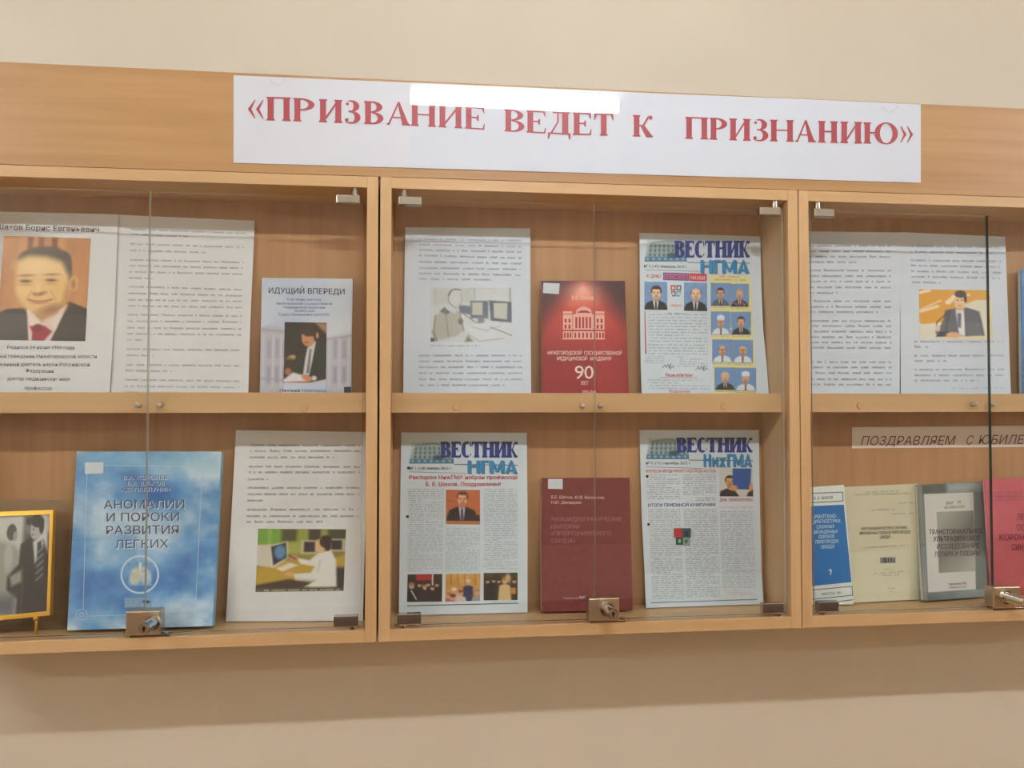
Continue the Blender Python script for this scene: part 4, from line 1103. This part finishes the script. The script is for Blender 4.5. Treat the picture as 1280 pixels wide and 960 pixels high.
def news_feb():
    d = DT('newspaper', 'newspaper with ten small blue-background portraits on its front page', 'newspaper',
           [(799.5, 291, 950.5, 295.5, .092, .094), (800, 350, 951.5, 353, .087, .09), (800.3, 410, 954, 412, .082, .085), (801, 455, 958.5, 457, .077, .077), (802.5, 495, 961.5, 495, .070, .069)],
           m='news', th=.0014, group='newspapers in the middle cabinet')
    K = crop(790, 280, 4)
    masthead(d, K, (212, 590, 84, 168), 'НГМА', 342, 590, 246, 16.5, '№ 2 (141) февраль 2010 г.', (60, 217, 278, 220, 62, 275, 78, 188))
    d.poly([K(388, 256), K(592, 262), K(622, 850), K(412, 850)], (226, 226, 168), 'yellow_panel', .0002)
    d.text('К ДНЮ', *K(74, 268), *K(144, 270), 4.4, (196, 70, 90), .01, part='title')
    d.poly([K(156, 242), K(284, 246), K(284, 284), K(156, 280)], (58, 96, 160), 'title_block'); d.poly([K(160, 247), K(280, 250), K(280, 279), K(160, 275)], (206, 120, 160), 'title_block', .0006)
    d.text('РОССИЙСКОЙ', *K(164, 272), *K(277, 276), 4.6, (110, 44, 110), .012, part='title', eps=.0009)
    d.poly([K(286, 246), K(374, 249), K(374, 287), K(286, 284)], (206, 70, 90), 'title_block'); d.text('НАУКИ', *K(294, 277), *K(364, 280), 4.8, (240, 216, 222), .01, part='title', eps=.0009)
    BL = (120, 158, 208)
    def big(sd, hair, bald):
        C = Canvas(46, 58, BL, sd); C.c += (C.fbm(4, 4, sd)[..., None] - .5) * 24
        suit(C, .5, .66, .54, (42, 44, 54), (226, 230, 236), (58, 60, 92), .17); face(C, .52, .40, .21, (226, 190, 156), hair, 0, False, False, bald); C.grain(3); return C
    d.photo([K(62, 288), K(176, 290), K(177, 430), K(62, 428)], big(3, (64, 50, 44), False), 'portrait'); d.photo([K(260, 292), K(376, 294), K(376, 436), K(260, 434)], big(5, (120, 110, 104), True), 'portrait')
    # emblem: quartered shield
    def shield(cx, cy, w, h, part='emblem'):
        for (a, b, col) in ((-1, -1, (206, 74, 80)), (0, -1, (96, 120, 130)), (-1, 0, (84, 120, 160)), (0, 0, (110, 170, 190))):
            p = [(cx + a * w + .4, cy + b * h + .4), (cx + (a + 1) * w - .4, cy + b * h + .4), (cx + (a + 1) * w - .4, cy + (b + 1) * h - .4), (cx + a * w + .4, cy + (b + 1) * h - .4)]
            if b == 0: p[3 if a == -1 else 2] = (p[3][0] + w * .3, p[3][1]) if a == -1 else (p[2][0] - w * .3, p[2][1])
            d.poly(p, col, part, .0004)
            d.poly([(x * .5 + (cx + (a + .5) * w) * .5, y * .5 + (cy + (b + .5) * h) * .5) for x, y in p], (226, 226, 226), part, .0006)
    x, y = K(220, 334); shield(x, y, 7.0, 7.5)
    d.text('8 февраля', *K(190, 412), *K(246, 413), 3.4, (226, 160, 70), .01)
    ps = [((396, 298, 488, 408), dict(hair=(52, 44, 42), glasses=True, coat=(92, 104, 106))), ((494, 302, 582, 412), dict(hair=(176, 164, 150), medals=True)),
          ((398, 440, 490, 552), dict(hair=(150, 150, 150), coat='white', cap=True, glasses=True)), ((498, 442, 592, 552), dict(hair=(66, 56, 52))),
          ((404, 580, 500, 690), dict(hair=(120, 104, 98), coat='white', glasses=True, bald=True)), ((506, 582, 602, 692), dict(hair=(196, 190, 184), coat='white', glasses=True, bald=True)),
          ((416, 720, 516, 828), dict(hair=(206, 196, 156), coat=(56, 62, 62))), ((518, 722, 618, 832), dict(hair=(150, 140, 130), coat='white', cap=True))]
    for k, ((a, b, c, e), kw) in enumerate(ps):
        a0, b0 = K(a - 3, b - 3); c0, e0 = K(c + 3, e + 3)
        d.poly([(a0, b0), (c0, b0), (c0, e0), (a0, e0)], (150, 156, 150), 'portrait_border', .0003)
        d.photo([K(a, b), K(c, b), K(c, e), K(a, e)], mini((112, 156, 212), seed=k + 2, **kw), 'portrait', .0004)
        d.scribble([(*K(a + 2, e + 11), *K(c - 2, e + 11))], 1.2, (130, 110, 70), k)
    d.scribble([(*K(436, 266), *K(540, 268)), (*K(412, 282), *K(570, 286))], 2.2, (206, 110, 60), 3, part='red_text')
    d.poly([K(62, 436), K(66, 436), K(72, 650), K(66, 650)], (196, 60, 80), 'red_bar')
    d.block(*K(80, 440), *K(374, 592), 3.7, 1.5, (120, 134, 158), 41, .008, .035, 0.04, cw=.8); d.block(*K(80, 592), *K(378, 655), 3.7, 1.5, (120, 134, 158), 42, .008, .02, .1, cw=.8)
    d.scribble([(*K(178, 450), *K(278, 452))], 1.6, (90, 96, 116), 3)
    d.block(*K(64, 655), *K(160, 700), 2.6, 1.2, (130, 140, 160), 43, 0, 0, .4); d.block(*K(226, 655), *K(378, 715), 2.9, 1.3, (130, 140, 160), 44, 0, 0, .4)
    for (sx, sy) in ((150, 712), (318, 722)):
        p = [(0, 8), (14, -8), (20, 6), (30, -12), (34, 8), (44, -14), (40, 14), (56, -4), (60, 8)]
        for (a, b), (c, e) in zip(p[:-1], p[1:]): d.rule(*K(sx + a, sy + b), *K(sx + c, sy + e), .6, (80, 84, 96), 'signature')
    d.text('Наши юбиляры', *K(166, 762), *K(300, 763), 4.2, (214, 80, 90), .008, .15)
    d.rule(*K(140, 768), *K(330, 770), .5, (130, 134, 140))
    d.block(*K(80, 768), *K(390, 826), 3.5, 1.4, (126, 132, 146), 45, .01, .02, .15)
    d.text('Поздравляем', *K(186, 842), *K(292, 843), 3.4, (206, 90, 96), .006)
    d.done()
news_feb()

# ================= middle cabinet, bottom shelf
def news_jan():
    d = DB('newspaper', 'newspaper with red headline and three group photos along its foot', 'newspaper',
           [(501.5, 540.5, 658.5, 541, .093), (500, 650, 659.5, 650, .086), (498.5, 769.5, 659.3, 765.5, None, None)], m='news', th=.0014, group='newspapers in the middle cabinet')
    K = crop(495, 530, 4)
    masthead(d, K, (222, 610, 88, 168), 'НГМА', 358, 610, 246, 16, '№ 1 (164) январь 2012 г.', (68, 227, 280, 228, 66, 290, 92, 198))
    d.text('Ректором НижГМА избран профессор', *K(66, 276), *K(608, 276), 4.9, (190, 56, 72), .016, part='title')
    d.text('Б. Е. Шахов. Поздравляем!', *K(148, 310), *K(524, 310), 4.9, (190, 56, 72), .016, part='title')
    T = (124, 140, 150)
    d.block(*K(62, 318), *K(238, 738), 2.75, 1.25, T, 51, 0, -.012, .13); d.block(*K(250, 514), *K(420, 736), 2.75, 1.25, T, 52, 0, -.006, .13); d.block(*K(440, 318), *K(608, 734), 2.75, 1.25, T, 53, 0, 0, .13)
    C = Canvas(44, 46, (190, 106, 62), 5)
    C.c += (C.fbm(4, 5, 2)[..., None] - .5) * 24; C.line([(0, .33), (.3, .33)], .01, (150, 74, 40))
    suit(C, .47, .5, .5, (46, 42, 52), (214, 206, 214), (80, 70, 110), .12); face(C, .48, .27, .15, (214, 160, 120), (96, 76, 60), .4)
    C.poly([(.62, .74), (.98, .72), (1.02, .92), (.62, .9)], (58, 40, 40), .01); C.rect(0, .9, 1, 1.02, (186, 118, 70), .01); C.grain(4)
    d.photo([K(250, 328), K(420, 330), K(420, 503), K(250, 501)], C)
    rg = random.Random(4)
    def crowd(bg, sd, heads, light=False):
        C = Canvas(46, 36, bg, sd); C.c += (C.fbm(5, 4, sd)[..., None] - .5) * 40
        for (x, y, r, hair, coat) in heads:
            C.poly([(x - r * 2.4, 1.05), (x - r * 1.9, y + r * 2.2), (x, y + r * 1.3), (x + r * 1.9, y + r * 2.2), (x + r * 2.4, 1.05)], coat, .03)
            C.ell(x, y, r, r * 1.5, (212, 160, 130), .2); C.ell(x, y - r * .9, r * 1.1, r * .8, hair, .3)
        C.grain(5); return C
    C1 = crowd((60, 50, 52), 3, [(.6, .36, .055, (50, 40, 38), (40, 38, 46)), (.85, .38, .055, (60, 44, 38), (42, 40, 50)), (.35, .38, .055, (50, 40, 38), (44, 42, 50)), (.5, .48, .06, (150, 140, 130), (52, 46, 66)), (.72, .5, .06, (80, 60, 50), (46, 38, 44)), (.12, .42, .075, (150, 130, 110), (36, 36, 44))])
    C1.rect(.25, 0, .7, .22, (186, 44, 50), .03); C1.rect(.7, 0, .74, .4, (220, 220, 214), .01); C1.line([(.12, .6), (.26, .9)], .02, (206, 206, 210))
    d.photo([K(58, 752), K(232, 750), K(230, 888), K(55, 890)], C1)
    C2 = crowd((206, 158, 84), 4, [(.65, .32, .07, (206, 200, 196), (44, 56, 96)), (.25, .62, .07, (230, 224, 214), (200, 190, 196)), (.45, .7, .07, (120, 80, 60), (216, 196, 190)), (.1, .78, .07, (170, 130, 90), (186, 100, 110)), (.22, .86, .08, (110, 60, 50), (170, 60, 80)), (.92, .68, .07, (150, 144, 140), (150, 150, 156))])
    for x in (.15, .35, .55, .85): C2.line([(x, 0), (x + .02, .4)], .015, (150, 100, 50), .02, .7)
    d.photo([K(248, 750), K(422, 748), K(420, 884), K(246, 888)], C2)
    C3 = crowd((70, 66, 50), 5, [(.12, .3, .05, (40, 36, 34), (44, 42, 44)), (.3, .28, .05, (40, 36, 34), (40, 40, 44)), (.45, .3, .05, (60, 50, 40), (50, 46, 46)), (.9, .3, .06, (60, 50, 40), (60, 54, 50)), (.62, .28, .085, (150, 110, 60), (206, 184, 130))])
    C3.rect(.8, .55, .95, .78, (206, 140, 60), .02); C3.ell(.72, .2, .08, .16, (200, 170, 120), .4)
    d.photo([K(438, 745), K(608, 743), K(608, 880), K(438, 882)], C3)
    d.rule(*K(55, 909), *K(610, 896), 1.0, (88, 98, 108)); d.scribble([(*K(488, 892), *K(604, 890))], 1.1, (130, 140, 150), 6)
    for a, b in ((62, 220), (57, 463)): x, y = K(a, b); d.poly([(x + 2 * math.cos(t), y + 2 * math.sin(t)) for t in np.linspace(0, 6.0, 9)], (72, 70, 70), 'punch_hole', .0008)
    d.done()
news_jan()

M['maroon'] = noisy('maroon_book_cloth', (118, 52, 50), (130, 61, 57), 120, .6, .2)
def maroon_book():
    d = DB('book', 'maroon clothbound book with silver letters and white sticker', 'book',
           [(677, 597.5, 787, 597, .088), (676.5, 680, 789, 679, .082), (677, 765, 791, 762.5, None, None)], th=.010, m='maroon', cover=True)
    K = crop(470, 500, 3)
    d.text('Б.Е. Шахов, Ю.В. Белоусов,', *K(656, 369), *K(857, 371), 3.6, (226, 196, 196), .012, .2, part='author_line')
    d.text('Н.Ю. Демидова', *K(656, 389), *K(768, 389), 3.6, (226, 196, 196), .012, .2, part='author_line')
    for t, y, x1 in (('ЭХОКАРДИОГРАФИЧЕСКИЕ', 455, 922), ('КРИТЕРИИ', 483, 762), ('«ГИПЕРТОНИЧЕСКОГО', 508, 880), ('СЕРДЦА»', 536, 748)):
        d.text(t, *K(656, y), *K(x1, y - 1), 5.2, (172, 130, 134), -.006, part='title')
    d.text('Издательство', *K(704, 746), *K(760, 746), 2.6, (210, 180, 184), .0); d.text('НижГМА', *K(762, 745), *K(800, 743), 3.6, (226, 206, 206), .015)
    d.sticker([K(645, 296), K(700, 296), K(700, 334), K(645, 333)])
    d.done()
maroon_book()

def news_sep():
    d = DB('newspaper', 'newspaper with quartered shield emblem and man holding blue folder', 'newspaper',
           [(799.5, 537.5, 948.5, 537.5, .093), (802, 640, 950, 640, .087, .088), (806, 720, 952, 718, .083, .086), (807.5, 760, 954.5, 755, None, None)], m='news', th=.0014, group='newspapers in the middle cabinet')
    K = crop(790, 530, 4)
    masthead(d, K, (222, 604, 68, 142), 'НижГМА', 358, 602, 214, 16, '№ 9 (171) сентябрь 2012 г.', (70, 202, 294, 202, 70, 286, 70, 176))
    d.text('КОНГРЕССЫ АРЕНДЫ НИЖНЕГО НОВГОРОДА 2012 ГОДА', *K(70, 243), *K(420, 241), 3.8, (206, 80, 80), .01, part='title')
    d.text('ИТОГИ ПРИЕМНОЙ КАМПАНИИ', *K(80, 414), *K(416, 411), 4.0, (58, 88, 134), .016, part='title')
    d.text('ДЕНЬ  ПЕРВОКУРСНИКА', *K(438, 387), *K(605, 386), 3.9, (196, 56, 60), .012, part='title')
    T = (118, 128, 134)
    d.block(*K(72, 246), *K(238, 382), 2.7, 1.25, T, 61, 0, .02, .12); d.block(*K(254, 246), *K(420, 362), 2.7, 1.25, T, 62, 0, .02, .12)
    d.scribble([(*K(320, 374), *K(418, 374)), (*K(320, 384), *K(418, 384))], 1.3, (90, 96, 110), 2)
    d.block(*K(82, 420), *K(240, 876), 2.7, 1.25, T, 63, 0, .045, .08); d.block(*K(258, 420), *K(424, 868), 2.7, 1.25, T, 64, 0, .04, .08); d.block(*K(440, 430), *K(605, 822), 2.7, 1.25, T, 65, 0, .035, .08)
    d.block(*K(440, 408), *K(604, 428), 2.6, 1.2, (216, 110, 100), 66, 0, 0, 0, part='red_text'); d.block(*K(462, 822), *K(620, 856), 2.8, 1.2, (216, 110, 100), 67, 0, .02, .2, part='red_text')
    C = Canvas(44, 42, (206, 210, 206), 3)
    C.poly([(0, 1.02), (.02, .82), (.2, .72), (.45, .78), (.6, 1.02)], (50, 44, 48), .02); face(C, .30, .46, .13, (206, 150, 104), (56, 44, 38), .4)
    C.poly([(.38, -.02), (.94, -.02), (.92, .76), (.4, .74)], (38, 88, 164), .01); C.ell(.42, .70, .12, .10, (214, 156, 112), .3, -.4); C.ell(.94, .68, .07, .14, (214, 156, 112), .3); C.poly([(.85, .85), (1.02, .75), (1.02, 1.02), (.8, 1.02)], (50, 44, 48), .02); C.grain(4)
    d.photo([K(438, 222), K(606, 222), K(606, 362), K(438, 362)], C)
    for (a, b, c, e, col) in ((213, 524, 250, 565, (196, 44, 56)), (256, 524, 292, 565, (44, 84, 112)), (222, 569, 252, 602, (40, 96, 66)), (256, 569, 286, 604, (140, 176, 160))):
        d.poly([K(a - 3, b - 3), K(c + 3, b - 3), K(c + 3, e + 3), K(a - 3, e + 3)], (90, 96, 90), 'emblem', .0007); d.poly([K(a, b), K(c, b), K(c, e), K(a, e)], col, 'emblem', .0009)
    d.poly([K(262, 546), K(270, 534), K(280, 536), K(284, 562), K(262, 562)], (24, 44, 64), 'emblem', .0011); d.poly([K(232, 576), K(244, 576), K(244, 594), K(232, 594)], (150, 196, 160), 'emblem', .0011); d.poly([K(262, 580), K(280, 574), K(276, 596), K(264, 598)], (70, 120, 100), 'emblem', .0011)
    d.rule(*K(94, 894), *K(626, 877), 1.0, (110, 128, 142))
    for a, b in ((76, 262), (83, 502)): x, y = K(a, b); d.poly([(x + 1.8 * math.cos(t), y + 1.8 * math.sin(t)) for t in np.linspace(0, 6.0, 9)], (40, 40, 42), 'punch_hole', .0008)
    d.done()
news_sep()

# ================= right cabinet
def right_sheets():
    d = DT('text_sheet', 'white typed page without pictures in the right cabinet, left of the speaker photo', 'sheet',
           [(1000, 289, 1124, 290.5, .094), (997, 400, 1125, 400, .088), (994, 495, 1124.5, 495, .074)], m='paper')
    K = crop(960, 220, 3.309)
    ys = [(290, 509), (313, 509), (335, 509), (357, 370), (392, 509), (415, 509), (438, 509), (462, 509), (485, 290), (519, 510), (543, 510), (564, 455), (601, 510), (622, 510), (645, 512), (668, 512), (690, 512), (712, 510), (771, 512), (793, 512), (816, 512), (842, 512), (864, 508)]
    d.scribble([(*K(150, y + 2), *K(x1, y + 3)) for y, x1 in ys], 2.2, (118, 126, 138), 71, .95)
    d.done()
    d = DT('speaker_photo_sheet', 'white page with yellow photo of a man speaking at a microphone', 'sheet',
           [(1123, 290, 1256.5, 296, .096, .090), (1125.5, 400, 1260.5, 405, .089, .086), (1126, 495, 1264, 495, .076, .074)], m='paper', bulge=.003)
    K2 = crop(1130, 340, 5.333)
    L = [(590, 292, 955, 297), (590, 315, 930, 322), (592, 350, 965, 355), (592, 372, 960, 378), (592, 395, 965, 402), (594, 418, 960, 424), (596, 440, 715, 444),
         (605, 687, 975, 687), (605, 708, 665, 709), (606, 745, 978, 744), (608, 767, 740, 767), (608, 803, 978, 801), (606, 826, 975, 826), (606, 848, 875, 848)]
    d.scribble([(*K(a, b + 2), *K(c, e + 2)) for a, b, c, e in L], 2.2, (118, 126, 138), 72, .95)
    d.scribble([(*K(760, 882), *K(975, 880))], 1.8, (150, 170, 200), 4)
    C = Canvas(96, 66, (226, 224, 206), 3)
    C.poly([(-.02, -.02), (.97, -.02), (.97, .2), (.8, .2), (.62, .3), (.35, .66), (.03, .70), (-.02, .6)], (226, 164, 60), .012)
    for a, b, w in (((.02, .40), (.30, .22), .012), ((.02, .44), (.25, .34), .03), ((.02, .06), (.14, .02), .03), ((.40, .26), (.5, .14), .04), ((.62, .12), (.7, .1), .02)): C.line([a, b], w, (240, 222, 190), .012)
    C.rect(.95, .1, 1.02, 1.02, (232, 214, 150), .02); C.poly([(.3, .98), (.98, .92), (1.02, 1.02), (.25, 1.02)], (232, 214, 170), .012)
    C.poly([(.36, .42), (.48, .38), (.66, .36), (.80, .42), (.86, .66), (.88, .93), (.62, .95), (.50, .92), (.26, .94), (.24, .86), (.33, .62)], (96, 98, 110), .012)
    C.line([(.42, .42), (.36, .8)], .012, (70, 72, 86), .02); C.line([(.82, .45), (.87, .92)], .012, (70, 72, 84), .02); C.poly([(.26, .86), (.4, .84), (.38, .95), (.22, .96)], (52, 54, 66), .01)
    C.poly([(.50, .40), (.62, .40), (.62, .94), (.54, .92)], (222, 224, 226), .01); C.poly([(.53, .48), (.58, .48), (.57, .78), (.52, .76)], (104, 112, 134), .01)
    C.ell(.565, .24, .078, .185, (232, 196, 150), .1); C.ell(.58, .085, .08, .075, (60, 48, 44), .15); C.ell(.645, .17, .022, .09, (62, 50, 46), .2); C.ell(.54, .21, .012, .012, (90, 60, 50), .4); C.ell(.60, .21, .012, .012, (90, 60, 50), .4); C.ell(.565, .32, .025, .01, (180, 110, 90), .4)
    C.poly([(.54, .4), (.6, .42), (.62, .38), (.54, .36)], (214, 170, 130), .01); C.ell(.46, .92, .10, .06, (226, 176, 134), .25); C.line([(.38, .48), (.24, .66), (.23, .9)], .006, (40, 40, 46), .008); C.ell(.25, .78, .035, .07, (226, 196, 170), .3); C.grain(3)
    d.photo([K2(100, 116), K2(574, 122), K2(594, 446), K2(104, 446)], C)
    d.done()
    # edge of a further blue book at the frame's right edge
    d = DT('book', 'blue book cut off by the right edge of the photo, upper right cabinet', 'book',
           [(1276, 337, 1372, 337, .085), (1277, 420, 1374, 420, .078), (1278, 495, 1376, 495, .07)], th=.008, m='blue2', cover=True)
    d.done()
M['blue2'] = mat('bright_blue_cover', (40, 120, 186), .4)
right_sheets()

def strip():
    q = [(1065, 534, 1330, 531.5, .0985), (1065, 560.5, 1330, 558.5, .0985)]
    d = Doc('congratulation_strip', 'long pale paper strip with dark red italic letters stuck on back panel', 'sign', q, m='strip')
    for t, x0, x1, y in (('ПОЗДРАВЛЯЕМ', 1076, 1192, 556.5), ('С', 1207, 1215, 556.0), ('ЮБИЛЕЕМ', 1223, 1301, 555.2)):
        d.text(t, x0, y, x1, y - .5, 11.5, (128, 52, 60), -.004, .25, part='lettering')
    d.done()
M['strip'] = mat('strip_paper', (232, 222, 214), .6)
strip()

M['cream'] = mat('cream_booklet_cover', (214, 212, 184), .6); M['whitecov'] = mat('white_book_cover', (228, 238, 236), .45)
M['greycov'] = mat('grey_book_cover', (112, 124, 124), .35); M['pink'] = noisy('pink_booklet_cover', (202, 100, 114), (208, 108, 120), 60, .6)
def cream():
    d = DB('booklet', 'cream softcover booklet with plain black title and small barcode', 'booklet',
           [(1040, 609.5, 1147.5, 604.5, .0965, .0965), (1048, 690, 1150, 681, .090, .090), (1056, 754, 1154.5, 749, None, None)], th=.003, m='cream')
    K = crop(1000, 590, 5.05); T = (120, 122, 112)
    d.scribble([(*K(415, 132), *K(625, 122)), (*K(345, 148), *K(705, 138)), (*K(622, 200), *K(720, 196)), (*K(450, 244), *K(605, 240)), (*K(585, 268), *K(720, 264)), (*K(405, 482), *K(685, 465)), (*K(530, 620), *K(580, 618)), (*K(465, 645), *K(655, 632)), (*K(500, 658), *K(625, 652)), (*K(560, 740), *K(600, 737)), (*K(570, 758), *K(592, 756))], 1.6, T, 8)
    for t, x0, x1, y in (('РЕНТГЕНОДИАГНОСТИКА СЛОЖНЫХ', 388, 678, 368), ('ВРОЖДЕННЫХ ПОРОКОВ ПЕРЕГОРОДОК', 378, 698, 396), ('СЕРДЦА', 505, 572, 424)):
        a, b = K(x0, y); c, e = K(x1, y - 10); d.text(t, a, b, c, e, 3.6, (84, 84, 78), .012, part='title')
    x, y = K(505, 578)
    d.poly([(x, y), (x + 20, y - 1), (x + 20, y - 9), (x, y - 8)], (188, 190, 184), 'barcode_label')
    rg = random.Random(2); xx = x + .8
    while xx < x + 19: w = rg.choice([.5, .8, 1.2]); d.poly([(xx, y - .8), (xx + w, y - .8), (xx + w, y - 7.4), (xx, y - 7.4)], (60, 60, 74), 'barcode', .0007); xx += w + rg.choice([.4, .7])
    d.done()
cream()
def bluewhite():
    d = DB('book', 'white book with broad blue title panel, tilted against left side of right cabinet', 'book',
           [(1000, 610, 1055, 606, .074, .080), (1000, 690, 1061.5, 686, .060, .065), (1001, 757, 1067, 754, .057, .055)], th=.004, m='whitecov', cover=True, foot_hidden=True)
    K = crop(1000, 590, 5.05)
    d.poly([K(0, 218), K(277, 206), K(325, 695), K(0, 728)], (22, 116, 192), 'title_panel', .0003)
    for a in ((0, 137, 270, 127), (0, 197, 272, 183), (270, 127, 272, 183), (0, 752, 328, 722), (0, 812, 332, 778), (328, 722, 332, 778), (60, 840, 334, 806)):
        d.rule(*K(a[0], a[1]), *K(a[2], a[3]), .9, (40, 90, 110))
    W = (196, 226, 240)
    d.text('Б. Е. ШАХОВ', *K(88, 174), *K(208, 168), 3.4, (60, 66, 70), .01)
    for t, x0, x1, y, cp in (('РЕНТГЕНО-', 92, 232, 294, 4.6), ('ДИАГНОСТИКА', 76, 256, 325, 4.6), ('СЛОЖНЫХ', 104, 218, 358, 4.2), ('ВРОЖДЕННЫХ', 88, 240, 390, 4.2), ('ПОРОКОВ', 118, 216, 421, 4.2), ('ПЕРЕГОРОДОК', 98, 244, 452, 4.2), ('СЕРДЦА', 132, 218, 484, 4.2)):
        d.text(t, *K(x0, y), *K(x1, y - 6), cp, W, .014, part='title')
    x, y = K(190, 632); d.poly([(x - 2.5, y - 2), (x, y - 4), (x + 2.5, y - 3), (x + 1, y + 4), (x - .5, y + 3), (x + .5, y - 1)], W, 'emblem', .0007)
    d.text('ИРКУТСК, 1981', *K(138, 779), *K(258, 768), 3.0, (70, 76, 78), .01)
    d.done()
bluewhite()
def greybook():
    d = DB('book', 'grey book with pale inner panel and dark purple title, beside the pink booklet', 'book',
           [(1147, 606, 1227.5, 601.5, .088), (1150, 680, 1230, 676, .082), (1154.5, 751.5, 1232, 746, None, None)], th=.008, m='greycov', cover=True)
    K = crop(1140, 590, 5.05)
    C = Canvas(84, 150, (118, 128, 130), 3); n = C.fbm(3, 4, 6)
    C.c += (n[..., None] - .5) * 60
    C.rect(.05, 0, .42, .08, (92, 98, 92), .02); C.rect(.45, 0, 1, .08, (172, 186, 186), .04, .8); C.rect(0, 0, .06, 1, (134, 142, 142), .01); C.poly([(.55, .9), (1, .88), (1, 1), (.5, 1)], (154, 172, 172), .05, .7)
    C.grain(2)
    d.photo([(1147.2, 606.2), (1229.8, 601.8), (1234.6, 745.6), (1154.6, 751)], C, 'cover_print', .0002)
    d.poly([K(76, 140), K(388, 128), K(403, 740), K(103, 760)], (210, 212, 208), 'inner_panel', .0003)
    C = Canvas(60, 90, (126, 130, 124), 4); gx = C.X[..., None]; gy = C.Y[..., None]
    C.c = np.array([118, 122, 116.]) + 50 * np.clip(np.abs(gx * .7 + gy - .85) * 1.5, 0, 1)
    d.poly([K(388, 128), K(448, 125), K(470, 738), K(403, 740)], (124, 134, 134), 'panel_edge', .0003)
    d.photo([K(155, 252), K(388, 243), K(403, 625), K(170, 637)], C, 'inner_print', .0004)
    d.scribble([(*K(215, 205), *K(315, 196)), (*K(205, 232), *K(335, 224))], 3.0, (120, 122, 124), 4)
    for t, x0, x1, y in (('ТРАНСТОРАКАЛЬНОЕ', 108, 448, 394), ('УЛЬТРАЗВУКОВОЕ', 135, 430, 438), ('ИССЛЕДОВАНИЕ', 158, 425, 486), ('ЛЕГКИХ И ПЛЕВРЫ', 142, 428, 534)):
        d.text(t, *K(x0, y), *K(x1, y - 8), 6.0, (92, 58, 72), .014, part='title', eps=.0008)
    d.text('Издательство НГМА', *K(233, 714), *K(345, 708), 2.6, (60, 62, 66), .01); d.text('Нижний Новгород', *K(235, 735), *K(342, 728), 2.2, (90, 92, 96), .005)
    d.done()
greybook()
def pinkb():
    d = DB('booklet', 'pink softcover booklet with dark red title, partly behind the cabinet lock', 'booklet',
           [(1230, 600, 1345, 595, .072, .066), (1234, 670, 1348, 666, .066, .060), (1237.5, 743.5, 1350, 740.5, None, None)], th=.004, m='pink', cover=True)
    K = crop(1140, 590, 5.05); T = (124, 42, 62)
    d.scribble([(*K(530, 137), *K(690, 135)), (*K(530, 160), *K(745, 158)), (*K(530, 182), *K(745, 180))], 2.4, T, 4, 1.0)
    for t, x0, x1, y in (('ЛЕЧЕНИЕ', 662, 840, 302), ('ОСТРОГО', 662, 838, 368), ('КОРОНАРНОГО', 552, 900, 432), ('СИНДРОМА', 628, 838, 494)):
        d.text(t, *K(x0, y), *K(x1, y - 4), 7.8, T, .006, part='title')
    d.done()
pinkb()
